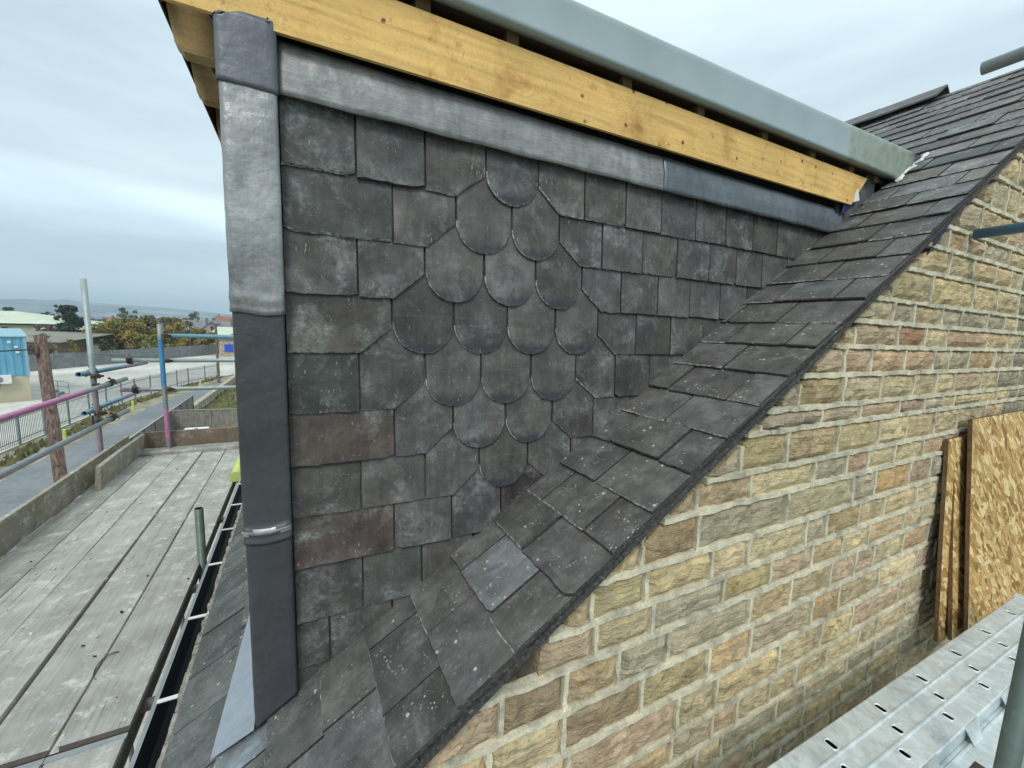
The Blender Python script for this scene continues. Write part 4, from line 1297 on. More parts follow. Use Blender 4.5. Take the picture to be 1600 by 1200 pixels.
# perforated steel planks
def plank(loc, rz, L, label, slots=True):
    t = empty('steel_plank', loc, label, 'steel plank', 'galvanised steel planks', rz)
    W = .205
    # cross profile: raised ribs between three flat channels, then skirts
    pr = [(-.1025, -.052), (-.1025, -.003), (-.099, 0.0), (-.075, 0.0), (-.067, 0.0), (-.043, 0), (-.038, 0), (-.034, .0045), (-.030, .0045), (-.027, -.0015), (-.008, -.0015), (.020, -.0015), (.026, -.001), (.030, .0042), (.034, .0042), (.037, -.001), (.044, -.001), (.071, -.001), (.098, -.001), (.1025, -.004), (.1025, -.052), (.088, -.052)]
    lanes = {3: (-.075, -.043), 10: (-.008, .020), 16: (.044, .071)}
    # stations along the plank: slots every 0.31 m, staggered by lane
    mb = MB()
    off = {0: .10, 1: .055, 2: .285}
    lane_cols = [(3, 4), (9, 10), (16, 16)]
    ys = {0.0, L}
    slot_list = []
    for ln, (c0, c1, o_) in enumerate(((3, 4, .29), (10, 10, .245), (16, 16, .16))):
        y_ = o_ - .62
        while y_ < L - .05:
            if y_ > .03:
                slot_list.append((ln, y_)); ys |= {y_ - .0102, y_ + .0102}
            y_ += .316
    ys = sorted(ys)
    holes = set()
    for ln, yc in slot_list:
        cols_ = {0: (3, 4), 1: (10,), 2: (16,)}[ln]
        for q in cols_: holes.add((q, round(yc - .0102, 4)))
    n = len(pr)
    for y_ in ys: mb.v += [(px, y_, pz) for px, pz in pr]
    for k2 in range(len(ys) - 1):
        for i in range(n - 1):
            if slots and (i, round(ys[k2], 4)) in holes: continue
            mb.face((k2 * n + i, k2 * n + i + 1, (k2 + 1) * n + i + 1, (k2 + 1) * n + i))
    d = mb.build('deck_plate', M['galv'], t)
    md = d.modifiers.new('thickness', 'SOLIDIFY'); md.thickness = .0016; md.offset = -1
    if slots:
        for ln, yc in slot_list:
            xa, xb = {0: (-.075, -.043), 1: (-.008, .020), 2: (.044, .071)}[ln]
            zt_ = {0: 0, 1: -.0015, 2: -.001}[ln]
            rm = MB()
            cx, hx = (xa + xb) / 2, (xb - xa) / 2
            ring = []
            for i in range(16):
                an = 2 * math.pi * i / 16
                ring.append((math.copysign(abs(math.cos(an)) ** .45, math.cos(an)), math.copysign(abs(math.sin(an)) ** .6, math.sin(an))))
            q = 16
            for ax_, ay_, dz in ((hx + .005, .0150, .0004), (hx + .004, .0132, .0024), (hx + .0012, .0108, .0024), (hx + .0002, .0100, -.0018)):
                rm.v += [(cx + a * ax_, yc + b_ * ay_, zt_ + dz) for a, b_ in ring]
            for s_ in range(3):
                for i in range(q):
                    j = (i + 1) % q
                    rm.face((s_ * q + i, s_ * q + j, (s_ + 1) * q + j, (s_ + 1) * q + i), 0, True)
            rm.build('slot_rim', M['galv'], t)
    # stiffeners inside the skirt and an added black plate standing in for the shade inside
    MB().box(-.098, .086, .01, L - .01, -.032, -.028).build('slot_shade_plate', M['dark'], t)
    MB().box(-.1045, .1045, L - .06, L + .004, -.02, .0062).build('end_clip', M['galv'], t)
    for i in range(int(L / .32)):
        y_ = .2 + i * .32
        MB().prism([(.1025, y_ - .05, -.001), (.1025, y_ + .05, -.001), (.128, y_ + .035, -.055), (.128, y_ - .035, -.055)], (-.003, 0, -.001)).build('gusset', M['galv'], t)
    return t


plank((-.525, .25, -1.300), math.radians(-1.0), 3.10, 'ribbed galvanised steel plank with slots, uppermost of the stack beside the stone wall')
t = plank((-.440, .20, -1.357), math.radians(-1.0), 2.45, 'lower galvanised steel plank, its edge showing under the slotted one', False)


# ---- strand board sheets leaning on the wall
def sheet(y0, zt_, xt, xb, label, zb=-1.66, W=1.1, t=.018, flip=0):
    tr = empty('strand_board', (xb, y0, zb), label, 'strand board', 'strand boards leaning against the gable wall')
    dx = xt - xb; H = zt_ - zb
    r = random.Random(int(y0 * 100)); n = 14
    mb = MB()
    mb.grid(lambda u, v: (dx * v, W * u + (.003 * math.sin(v * 9) if u == 0 else 0), H * v), 3, n, 0, False)
    mb.build('face', M['osb'], tr)
    eb = MB()
    nx_ = Vector((H, 0, -dx)).normalized() * -t
    for i in range(n):
        a, b_ = i / n, (i + 1) / n
        p0 = Vector((dx * a, .003 * math.sin(a * 9), H * a)); p1 = Vector((dx * b_, .003 * math.sin(b_ * 9), H * b_))
        eb.poly([p0, p1, p1 + nx_ + Vector((0, r.uniform(-.002, .002), 0)), p0 + nx_])
    eb.poly([(dx, 0, H), (dx, W, H), (dx + nx_.x, W, H + nx_.z), (dx + nx_.x, 0, H + nx_.z)])
    eb.poly([(0, 0, 0) + nx_ if False else tuple(nx_), tuple(nx_ + Vector((0, W, 0))), (dx + nx_.x, W, H + nx_.z), (dx + nx_.x, 0, H + nx_.z)])
    eb.build('edge', M['osb_edge'], tr)
    return tr


sheet(3.30, -.405, -.836, -.700, 'largest strand board sheet, in front of the others at the right edge')
sheet(3.235, -.62, -.862, -.745, 'thin dark strand board sheet sandwiched between the two wider ones')
sheet(3.14, -.512, -.870, -.775, 'narrow visible strand board sheet, leftmost of the three against the stone wall')

# ------------------------------------------------------------------ ground, yard, lane
def sheet_g(name, pts, z, mat):
    return MB().poly([(x, y, z) for x, y in pts]).build(name, M[mat], kind='structure')


sheet_g('ground', [(-5000, -5000), (5000, -5000), (5000, 5000), (-5000, 5000)], ZG, 'ground')
FL = [(6, -14.4), (-15, -14.7), (-36, -14.5), (-50, -13.9), (-60, -11.8), (-66, -9.6)]      # palisade fence line
sheet_g('yard', [(6, -14.6)] + FL + [(-72, -7.5), (-100, -7), (-140, -9), (-109, -17.3), (-76.5, -31.7), (-60, -46), (6, -46)], ZG + .006, 'concrete')
sheet_g('lane', [(10, -8.5), (10, -12.3), (-30, -12.1), (-46, -11.4), (-56, -9.7), (-66, -7.4), (-90, -2), (-90, 1), (-64, -5.6), (-50, -8.0), (-40, -8.3)], ZG + .010, 'tarmac')
sheet_g('verge', [(10, -12.3), (10, -14.2), (-15, -14.5), (-36, -14.3), (-50, -13.7), (-60, -11.5), (-66, -9.3), (-68, -8.2), (-66, -7.4), (-56, -9.7), (-46, -11.4), (-30, -12.1)][::-1], ZG + .008, 'verge')
sheet_g('footway', [(10, -4.6), (-90, -4.2), (-90, -1), (10, -1.5)][::-1], ZG + .009, 'footway')
sheet_g('garden', [(10, -8.2), (-33, -7.4), (-33, -4.6), (10, -4.6)], ZG + .012, 'grass')
sheet_g('bank', [(-33, -7.9), (-63, -7.3), (-63, -4.4), (-33, -4.6)][::-1], ZG + .012, 'grass')
# dry grass tufts on verge and bank
tb = MB(); tr_ = random.Random(31)
for i in range(1500):
    if i % 3: x_, y_ = tr_.uniform(-66, -18), 0; y_ = -12.9 - tr_.uniform(0, .9) if x_ > -46 else (-12.9 + (-46 - x_) * .19 - tr_.uniform(0, .7))
    else: x_, y_ = tr_.uniform(-62, -34), tr_.uniform(-7.5, -4.8)
    h = tr_.uniform(.12, .5); an = tr_.uniform(0, 3.1); w_ = tr_.uniform(.1, .3)
    if tr_.random() < .5: continue
    c_, s_ = math.cos(an) * w_, math.sin(an) * w_
    tb.poly([(x_ - c_, y_ - s_, ZG), (x_ + c_, y_ + s_, ZG), (x_ + c_ * .3, y_ + s_ * .3, ZG + h)])
tag(tb.build('rough_grass', M['leaf_olive']), 'dry grass and weeds at the foot of the steel fence and on the bank', 'grass', kind='stuff')

# low stone wall along the bank
mb = MB(); wr2 = random.Random(8)
lw = empty('garden_wall', (-33, -7.85, ZG), 'long low stone wall between the lane and the grass bank', 'wall')
x_ = 0.0
while x_ < 31:
    l = wr2.uniform(.7, 1.1)
    MB().box(-x_ - l + .02, -x_, -.16 + x_ * .019, .16 + x_ * .019, 0, .62 + wr2.uniform(-.03, .03)).box(-x_ - l + .01, -x_, -.2 + x_ * .019, .2 + x_ * .019, .64, .74).build('wall_stone', M['far_stone'], lw)
    x_ += l


# palisade fence: posts and panels of pales
def palisade(line, h, name, label, near_px):
    f = empty(name, (line[0][0], line[0][1], ZG), label, 'fence')
    O = Vector((line[0][0], line[0][1], ZG))
    pales = MB(); cnt = 0
    for a, b in zip(line[:-1], line[1:]):
        a, b = Vector((*a, ZG)), Vector((*b, ZG)); d = b - a; L = d.length; d.normalize()
        nb = max(1, round(L / 2.7)); q = L / nb
        for i in range(nb):
            p = a + d * q * i - O
            MB().box(p.x - .05, p.x + .05, p.y - .04, p.y + .04, 0, h - .02).build('fence_post', M['steel_fence'], f)
            e = p + d * q
            rl = MB()
            for z_ in (.28, h - .32):
                rl.poly([p + Vector((0, 0, z_)), e + Vector((0, 0, z_)), e + Vector((0, 0, z_ + .05)), p + Vector((0, 0, z_ + .05))])
            rl.build('fence_rail', M['steel_fence'], f)
            m_ = int(q / .155)
            pm = MB()
            for j in range(1, m_):
                c = p + d * q * j / m_
                wv = d * .034; nv = Vector((-d.y, d.x, 0)) * .012
                c0 = c + nv
                pm.v += [tuple(c0 - wv + Vector((0, 0, .06))), tuple(c0 + Vector((0, 0, .06)) + nv), tuple(c0 + wv + Vector((0, 0, .06))), tuple(c0 + wv + Vector((0, 0, h - .07))), tuple(c0 + nv + Vector((0, 0, h))), tuple(c0 - wv + Vector((0, 0, h - .07)))]
                k2 = len(pm.v) - 6
                pm.face((k2, k2 + 1, k2 + 4, k2 + 5)); pm.face((k2 + 1, k2 + 2, k2 + 3, k2 + 4))
            pm.build('pale_panel', M['steel_fence'], f, kind='stuff')
    return f


palisade(FL, 1.85, 'palisade_fence', 'grey steel palisade fence between the lane and the concrete yard', 0)

# concrete panel fence behind the yard
def panel_fence(line, h, name, label):
    f = empty(name, (line[0][0], line[0][1], ZG), label, 'fence')
    O = Vector((line[0][0], line[0][1], ZG))
    for a, b in zip(line[:-1], line[1:]):
        a, b = Vector((*a, ZG)), Vector((*b, ZG)); d = b - a; L = d.length; d.normalize(); nb = round(L / 3.0); q = L / nb
        n_ = Vector((-d.y, d.x, 0)) * .05
        for i in range(nb):
            p = a + d * q * i - O; e = p + d * (q - .02)
            for s_ in range(3):
                z0, z1 = h * s_ / 3 + .01, h * (s_ + 1) / 3 - .01
                MB().prism([p + Vector((0, 0, z0)), e + Vector((0, 0, z0)), e + Vector((0, 0, z1)), p + Vector((0, 0, z1))], n_).build('fence_panel', M['concrete_panel'], f)
            MB().box(p.x - .09, p.x + .09, p.y - .09, p.y + .09, 0, h + .06).build('fence_post', M['concrete_panel'], f)
    return f


panel_fence([(-66, -40), (-76.5, -31.6), (-109, -17.3), (-135, -9.5)], 2.15, 'concrete_panel_fence', 'grey concrete panel fence along the back of the yard under the autumn trees')

# timber garden fence: one board each
def board_fence(p0, p1, h, label, n0):
    f = empty('garden_fence', (*p0, ZG), label, 'fence', None)
    a, b = Vector((*p0, 0)), Vector((*p1, 0)); d = b - a; L = d.length; d.normalize(); nv = Vector((-d.y, d.x, 0))
    r = random.Random(n0); i = 0; x_ = 0
    while x_ < L:
        w_ = .14; p = d * x_; e = d * (x_ + w_)
        hh = h + r.uniform(-.015, .015); o_ = nv * (.012 if i % 2 else 0)
        MB().prism([p + o_, e + o_, e + o_ + Vector((0, 0, hh)), p + o_ + Vector((0, 0, hh))], nv * .018).build('fence_board', M['fence_wood'], f)
        x_ += w_ + .012; i += 1
    k2 = int(L / 1.8)
    for j in range(k2 + 1):
        p = d * (L * j / k2)
        MB().box(p.x - .05, p.x + .05, p.y - .05, p.y + .05, 0, h + .04).build('fence_post', M['fence_wood'], f)
    pa, pb = Vector((0, 0, h + .02)) + nv * .03, d * L + Vector((0, 0, h + .02)) + nv * .03
    MB().prism([pa, pb, pb + Vector((0, 0, .03)), pa + Vector((0, 0, .03))], nv * -.07).build('capping', M['footway'], f)
    return f


board_fence((-18, -7.3), (-38, -7.3), 1.8, 'grey timber garden fence running beside the lane', 1)
board_fence((-32, -7.15), (-31.2, -1.5), 1.8, 'grey timber fence across the end of the gardens', 2)
g = empty('washing_frame', (-22, -5.6, ZG), 'low pale rail frame in the garden behind the brown toe board', 'rail')
for y_ in (0, 2.2, 4.4): MB().box(-.03, .03, y_ - .03, y_ + .03, 0, 1.35).build('post', M['galv_tube'], g)
for z_ in (.8, 1.3): MB().box(-.02, .02, 0, 4.4, z_, z_ + .04).build('rail', M['galv_tube'], g)
t = empty('water_tank', (-26.6, -5.6, ZG), 'white square tank lid in the garden beyond the end of the deck', 'tank')
MB().box(-.7, 0, 0, .95, 0, 1.55).build('body', M['concrete_panel'], t)
MB().box(-.75, .05, -.05, 1.0, 1.56, 1.66).build('lid', M['white_paint'], t)
MB().box(-.42, -.28, .42, .56, 1.662, 1.69).build('knob', M['concrete_panel'], t)

# poles
pl = empty('telegraph_pole', (-12.9, -5.0, ZG), 'dark brown wooden telegraph pole in the lane, crossed by the pink guard rail', 'telegraph pole')
bx, tx = Vector((1.42, .62, 0)), Vector((-.18, -.18, 7.02))
MB().tube(bx, tx, .130, 16, hollow=False, r2=.102).build('shaft', M['pole'], pl)
mb = MB(); mb.box(tx.x - .03, tx.x + .26, tx.y - .03, tx.y + .03, 6.6, 6.66); mb.tube(tx + Vector((.2, 0, -.36)), tx + Vector((.2, 0, -.22)), .03, 8, hollow=False)
mb.build('bracket', M['rust'], pl)
for z_ in (3.0, 3.6, 4.2, 4.8, 5.4):
    t_ = z_ / 7.0; c = bx.lerp(tx, t_)
    MB().tube(c, c + Vector((.22, .05, .0)), .012, 6, hollow=False).build('step_bolt', M['rust'], pl)


def wire(a, b, sag, label):
    mb = MB(); n = 16; P = []
    for i in range(n + 1):
        t_ = i / n; p = Vector(a).lerp(Vector(b), t_); p.z -= sag * 4 * t_ * (1 - t_); P.append(p)
    for i in range(n): mb.tube(P[i], P[i + 1], .014, 5, hollow=False)
    mb.build('overhead_wire', M['black_plastic'], None, label, 'wire')


wire((-13.0, -5.15, ZG + 6.72), (-15, -22, ZG + 6.5), .3, 'black wire from the telegraph pole to the left edge')
wire((-13.0, -5.1, ZG + 6.75), (-59.8, -8.9, ZG + 6.9), 1.4, 'thin black wire sagging from the near pole towards the far pole')
pl = empty('telegraph_pole', (-59.8, -8.83, ZG), 'distant dark pole at the end of the lane, seen through the end rails', 'telegraph pole')
MB().tube((0, 0, 0), (0, 0, 7.0), .16, 10, hollow=False, r2=.12).build('shaft', M['pole'], pl)
MB().box(-.08, .08, -.45, .45, 6.9, 7.05).build('crossarm', M['pole'], pl)

# marker posts by the fence
for i, (x_, y_, c, h, lb) in enumerate(((-33.5, -12.7, 'yellow_foam', .7, 'short yellow green marker post at the kerb beside the brown pole'), (-36.6, -12.4, 'black_plastic', .9, 'short black bollard on the verge between the two poles'), (-43.5, -12.3, 'yellow_foam', .7, 'small pale marker post on the verge behind the blue tube'), (-55.5, -9.9, 'yellow_foam', .8, 'small yellow marker post at the far end of the verge'))):
    MB().prism([(-.09, -.07, 0), (.09, -.07, 0), (.09, -.05, h), (-.07, -.05, h + .03)], (0, .12, 0)).box(-.11, .11, -.09, .07, 0, .05).build('marker_post', M[c], None, lb, 'post', loc=(x_, y_, ZG))

# ------------------------------------------------------------------ buildings
def corrug(parent, x, y0, y1, z0, z1, mat, step=.45):
    y_ = y0
    while y_ < y1 - .02:
        e = min(y_ + step, y1)
        MB().prism([(x, y_, z0), (x + .05, y_ + .06, z0), (x + .05, y_ + step * .42, z0), (x, y_ + step * .55, z0), (x, e, z0)] + [(x - .06, e, z0), (x - .06, y_, z0)], (0, 0, z1 - z0)).build('cladding_sheet', M[mat], parent)
        y_ = e


b = empty('blue_shed', (-50.4, -20.9, ZG), 'blue corrugated shed on a cream wall at the left edge of the yard', 'shed', rz=math.radians(25.5))
MB().box(-12, 0, -14, 0, 0, 2.2).build('wall', M['render_cream'], b)
MB().box(-12, -.06, -14, -.05, 2.2, 5.55).build('core', M['shed_blue2'], b)
corrug(b, .0, -14, -.1, 2.22, 5.5, 'shed_blue')
MB().box(-.06, .09, -.12, .06, 2.2, 5.6).build('corner_trim', M['shed_blue2'], b)
MB().prism([(.15, -14.2, 5.5), (.15, .15, 5.5), (-6, .15, 6.0), (-6, -14.2, 6.0)], (0, 0, .08)).build('roof', M['shed_blue2'], b)
MB().box(.06, .09, -1.75, -1.62, 1.4, 4.6).build('downpipe', M['black_plastic'], b)
ac = MB().box(0, .45, -2.35, -1.0, 1.65, 2.35).build('air_conditioner', M['white_paint'], b)
mb = MB().tube((.455, -1.7, 2.0), (.47, -1.7, 2.0), .27, 14, hollow=False); mb.build('fan_grille', M['concrete_panel'], ac)
for z_, y_ in ((5.0, -.9), (4.6, -.55), (4.15, -.5)):
    MB().box(.05, .25, y_ - .1, y_ + .1, z_, z_ + .16).build('wall_lamp', M['white_paint'], b)
st = empty('steel_steps', (-50.9, -19.9, ZG), 'grey steel steps with handrails beside the blue shed', 'steps')
for i in range(4): MB().box(-.6, .6, i * .35, i * .35 + .34, 0, .8 - i * .2).build('step', M['concrete_panel'], st)
for y_ in (0, .7, 1.4): MB().box(.55, .6, y_, y_ + .05, 0, 1.9 - y_ * .3).build('rail_post', M['steel_fence'], st)
for k_ in (0, .45): MB().prism([(.6, 0, 1.85 - k_), (.6, 1.45, 1.5 - k_), (.6, 1.45, 1.55 - k_), (.6, 0, 1.9 - k_)], (-.04, 0, 0)).build('handrail', M['steel_fence'], st)

b = empty('warehouse', (-150, -56.5, ZG), 'large warehouse with pale green hipped roof behind the blue shed', 'warehouse')
MB().box(-40, 0, -60, 0, 0, 4.6).build('wall', M['render_cream'], b)
rf = MB()
rf.poly([(1, -61, 4.6), (1, 1, 5.0), (-16, -13, 8.0), (-16, -61, 7.8)]).poly([(1, 1, 5.0), (-41, 1, 5.0), (-16, -13, 8.0)]).poly([(-41, 1, 5.0), (-41, -61, 5.0), (-16, -61, 7.8), (-16, -13, 8.0)])
ro = rf.build('roof', M['pale_green_roof'], b)
for i in range(20):
    y_ = -60 + i * 3
    if y_ > -13: continue
    MB().prism([(1, y_, 4.72 + .006 * (y_ + 61)), (1, y_ + .25, 4.72 + .006 * (y_ + 61)), (-16, y_ + .25, 7.95), (-16, y_, 7.95)], (0, 0, -.14)).build('roof_seam', M['white_paint'], ro)
for i in range(7): MB().box(0, .05, -9.5 - i * 3.2, -8.4 - i * 3.2, 3.2, 4.0).build('window', M['glass'], b)
b = empty('low_workshop', (-97, -36.5, ZG), 'low workshop with flat brown grey roof in front of the warehouse', 'workshop')
MB().box(-12, 0, -26, 0, 0, 2.9).build('wall', M['far_brick'], b)
MB().prism([(.3, -26, 2.9), (.3, .6, 2.75), (-13, 3.5, 4.0), (-13, -26, 4.6)], (0, 0, .12)).build('roof', M['grey_roof'], b)
for i in range(5): MB().box(0, .06, -4.6 - i * 4.2, -2.2 - i * 4.2, 1.2, 2.3).build('window', M['glass'], b)
b = empty('white_roofed_unit', (-140, -46.8, ZG), 'low unit with a white flat roof left of the autumn trees', 'industrial unit')
MB().box(-14, 0, -9, 0, 0, 3.7).build('wall', M['concrete_panel'], b)
MB().prism([(.4, -9.4, 3.7), (.4, .4, 3.7), (-14, .4, 4.5), (-14, -9.4, 4.5)], (0, 0, .15)).build('roof', M['white_paint'], b)
for i in range(3): MB().box(0, .05, -7.5 + i * 2.6, -6 + i * 2.6, 1, 2.6).build('door', M['slate_far'], b)


def gable_house(x, y, w, d, h, rh, wall, roofm, label, along='y', cat='house', group=None, chim=True):
    """front faces +X; ridge along Y or along X"""
    b = empty('house', (x, y, ZG), label, cat, group)
    MB().box(-d, 0, 0, w, 0, h).build('wall', M[wall], b)
    if along == 'y':
        mb = MB().prism([(.3, -.2, h), (-d / 2, -.2, h + rh), (-d - .3, -.2, h)], (0, w + .4, 0))
    else:
        MB().prism([(.02, 0, h), (.02, w, h), (.02, w / 2, h + rh - .1)], (-d, 0, 0)).build('gable', M[wall], b)
        mb = MB().prism([(.3, -.25, h - .1), (.3, w / 2, h + rh), (.3, w / 2, h + rh - .2), (.3, 0, h - .22)], (-d - .5, 0, 0)).prism([(.3, w + .25, h - .1), (.3, w / 2, h + rh), (.3, w / 2, h + rh - .2), (.3, w, h - .22)][::-1], (-d - .5, 0, 0))
    rf = mb.build('roof', M[roofm], b)
    if chim: MB().box(-d / 2 - .4, -d / 2 + .4, w * .12, w * .12 + .6, h + rh * .5, h + rh + .9).build('chimney', M['far_brick'], rf)
    n = max(1, int(w / 2.6))
    for fl in range(2 if h > 4.6 else 1):
        for i in range(n):
            yy = (i + .5) * w / n
            wd = MB().box(.0, .06, yy - .5, yy + .5, 1.0 + fl * 2.6, 2.2 + fl * 2.6).build('window', M['white_paint'], b)
            MB().box(.06, .08, yy - .42, yy - .03, 1.08 + fl * 2.6, 2.12 + fl * 2.6).box(.06, .08, yy + .03, yy + .42, 1.08 + fl * 2.6, 2.12 + fl * 2.6).build('pane', M['glass'], wd)
    if along != 'y':
        MB().box(.021, .08, w / 2 - .45, w / 2 + .45, h + .3, h + 1.5).build('window', M['glass'], b)
    return b


gable_house(-168, -29.3, 7, 12, 3.9, 3.2, 'far_stone', 'slate_far', 'stone house with gable towards us, left one of the pair beyond the lane end', 'x')
gable_house(-168, -22.2, 7, 12, 3.9, 3.0, 'far_stone', 'slate_far', 'stone house with gable towards us, right one of the pair next to the lead corner', 'x')
gable_house(-176, -31, 14, 9, 4.4, 2.6, 'far_stone', 'slate_far', 'long slate roofed range joining the two stone gables', 'y')
b = empty('green_roofed_hall', (-138, -21.4, ZG), 'low hall with pale green roof in front of the stone gables', 'hall')
MB().box(-12, 0, 0, 9, 0, 3.4).build('wall', M['render_cream'], b)
MB().prism([(.4, -.4, 3.4), (.4, 9.4, 3.4), (-12, 9.4, 5.4), (-12, -.4, 5.4)], (0, 0, .12)).build('roof', M['pale_green_roof'], b)
for i in range(3): MB().box(0, .05, 1 + i * 2.8, 2.4 + i * 2.8, 1, 2.3).build('window', M['glass'], b)
b = empty('stone_outbuilding', (-104, -15.0, ZG), 'rough stone outbuilding with a bright blue board at the end of the yard', 'outbuilding')
MB().box(-6, 0, 0, 7, 0, 3.6).build('wall', M['far_stone'], b)
MB().prism([(.3, -.3, 3.5), (.3, 3.5, 5.2), (.3, 7.3, 3.5)], (-6.6, 0, 0)).build('roof', M['slate_far'], b)
MB().box(.02, .1, .95, 2.45, .95, 2.55).build('blue_board', M['sign_blue'], b)
MB().box(.02, .06, 4.4, 5.4, 0, 2.1).build('door', M['bark'], b)
hs = [(-232, -72.0, 8, 4.6, 2.4, 'far_brick', 'red_roof', 'brick house with red roof, farthest left of the distant roofs behind the autumn trees'),
      (-226, -63.5, 7, 4.4, 2.3, 'white_paint', 'slate_far', 'white walled distant house between the trees behind the yard'),
      (-240, -57, 9, 4.7, 2.6, 'far_brick', 'red_roof', 'distant brick house with red roof right of the tall grey standard'),
      (-236, -47, 8, 4.6, 2.5, 'white_paint', 'slate_far', 'distant white house with dark roof above the orange trees'),
      (-222, -33.0, 6, 6.6, 2.6, 'far_brick', 'red_roof', 'tall dark red brick house behind the stone gables'),
      (-228, -26.0, 6, 5.6, 2.2, 'white_paint', 'white_paint', 'white distant building beside the dark red house'),
      (-215, -39.5, 6, 4.2, 2.4, 'white_paint', 'slate_far', 'small white house left of the stone gables')]
for x_, y_, w_, h_, rh_, wm, rm, lb in hs: gable_house(x_, y_, w_, 8, h_, rh_, wm, rm, lb)


# ------------------------------------------------------------------ trees
def tree(x, y, base_h, top, rad, mat, label, name='tree', cat='tree', n=900, leaf=.42, seed=0, group=None, squash=1.0, trunk=.18, conic=0.0):
    r = random.Random(seed)
    t = empty(name, (x, y, ZG), label, cat, group)
    H = top; tk = MB(); h0 = max(.3, base_h * .9)
    lean = Vector((r.uniform(-.3, .3), r.uniform(-.3, .3), 0))
    mid = Vector((0, 0, h0)) + lean * .5
    tk.tube((0, 0, 0), mid, trunk, 8, hollow=False, r2=trunk * .75)
    clumps = []
    nc = 14 if rad > 2 else 9
    for i in range(nc):
        a = r.uniform(0, 2 * math.pi); zf = r.uniform(.02, 1) if i else 1
        rr_ = rad * (1 - conic * zf) * math.sqrt(r.random()) * .72
        c = Vector((rr_ * math.cos(a), rr_ * math.sin(a), base_h + (H - base_h) * (zf * .84)))
        cr_ = rad * r.uniform(.28, .46) * (1 - conic * .6 * zf)
        if zf > .9: c.z = H - cr_ * .8
        clumps.append((c, cr_))
        tk.tube(mid, c, trunk * .42, 5, hollow=False, r2=trunk * .08)
    tk.build('trunk', M['bark'], t)
    cb = MB()
    for i in range(n):
        c, cr_ = clumps[r.randrange(len(clumps))]
        d = Vector((r.gauss(0, 1), r.gauss(0, 1), r.gauss(0, .8) * squash)).normalized() * cr_ * (r.random() ** .4) * r.uniform(.8, 1.18)
        p = c + d
        if p.z > H: p.z = H - r.random() * .4
        if p.z < .2: p.z = .2
        u = Vector((r.gauss(0, 1), r.gauss(0, 1), r.gauss(0, 1))).normalized() * leaf * r.uniform(.5, 1.2)
        w_ = u.orthogonal().normalized() * leaf * r.uniform(.4, .9)
        q = u.normalized(); w_ = Matrix.Rotation(r.uniform(0, 6), 3, q) @ w_
        b_ = len(cb.v); cb.v += [tuple(p - u), tuple(p - w_ * .6), tuple(p + u), tuple(p + w_ * .6)]
        cb.face((b_, b_ + 1, b_ + 2, b_ + 3))
    cb.build('crown', M[mat], t)
    return t


TB = 'trees behind the concrete panel fence'
tree(-126, -44.6, 1.2, 9.5, 3.7, 'leaf_dark', 'dark evergreen tree behind the white roofed unit', n=4600, leaf=.40, seed=1, trunk=.3, conic=.35)
tree(-160, -59.6, 2, 10.0, 1.3, 'leaf_dark', 'slim dark conifer on the skyline left of the big evergreen', n=500, leaf=.4, seed=2, conic=.7)
tree(-112, -35.0, .6, 6.8, 3.3, 'leaf_autumn', 'broad orange and green autumn tree, left half of the big clump beside the grey standard', n=5200, leaf=.34, seed=3, group=TB)
tree(-113, -31.8, .6, 6.5, 3.4, 'leaf_orange', 'orange tinted tree, right half of the big clump left of the blue standard', n=5200, leaf=.34, seed=4, group=TB)
tree(-111, -28.2, .5, 4.0, 1.8, 'leaf_yellow', 'small bright yellow green tree just left of the blue standard', n=1800, leaf=.26, seed=5, group=TB)
tree(-125, -31.0, 2.2, 8.0, 2.7, 'leaf_olive', 'tall olive brown tree behind the yellow one', n=3400, leaf=.36, seed=6, group=TB)
tree(-127, -27.2, 2.2, 7.8, 2.6, 'leaf_olive', 'tall olive tree right behind the top of the blue standard', n=3000, leaf=.36, seed=7, group=TB)
tree(-115, -24.4, .4, 6.6, 2.5, 'leaf_orange', 'orange tree seen through the end guard rails', n=4200, leaf=.34, seed=8, group=TB)
tree(-117, -21.0, .4, 5.4, 2.5, 'leaf_autumn', 'yellowing tree right of the orange one behind the rails', n=3600, leaf=.34, seed=9, group=TB)
tree(-119, -18.4, .4, 4.6, 2.0, 'leaf_yellow', 'low yellow green tree beside the stone outbuilding', n=1800, leaf=.28, seed=10, group=TB)
tree(-117, -33.6, .5, 7.2, 2.8, 'leaf_olive', 'olive green tree rising behind the two orange trees', n=3200, leaf=.34, seed=21, group=TB)
tree(-116, -26.6, .5, 5.2, 2.2, 'leaf_autumn', 'yellow green tree directly behind the blue standard', n=2600, leaf=.32, seed=22, group=TB)
tree(-121, -22.6, .8, 7.0, 2.6, 'leaf_olive', 'olive tree between the two orange toned trees behind the rails', n=2800, leaf=.34, seed=23, group=TB)
tree(-86, -33.0, .3, 4.7, 1.6, 'leaf_olive', 'thin olive shrub standing in front of the low workshop', 'shrub', 'shrub', n=800, leaf=.20, seed=11)
tree(-88, -31.4, .3, 3.8, 1.2, 'leaf_orange', 'small orange brown shrub left of the tall grey standard', 'shrub', 'shrub', n=700, leaf=.20, seed=12)
tree(-84, -35.0, .3, 3.4, 1.8, 'leaf_brown', 'bare brown bush behind the telegraph pole top', 'shrub', 'shrub', n=900, leaf=.18, seed=13)
tree(-120, -46.8, 2.4, 5.4, 2.2, 'leaf_brown', 'reddish brown shrub in front of the pale green roof corner', 'shrub', 'shrub', n=1200, leaf=.24, seed=14)
FG = 'far trees on the skyline'
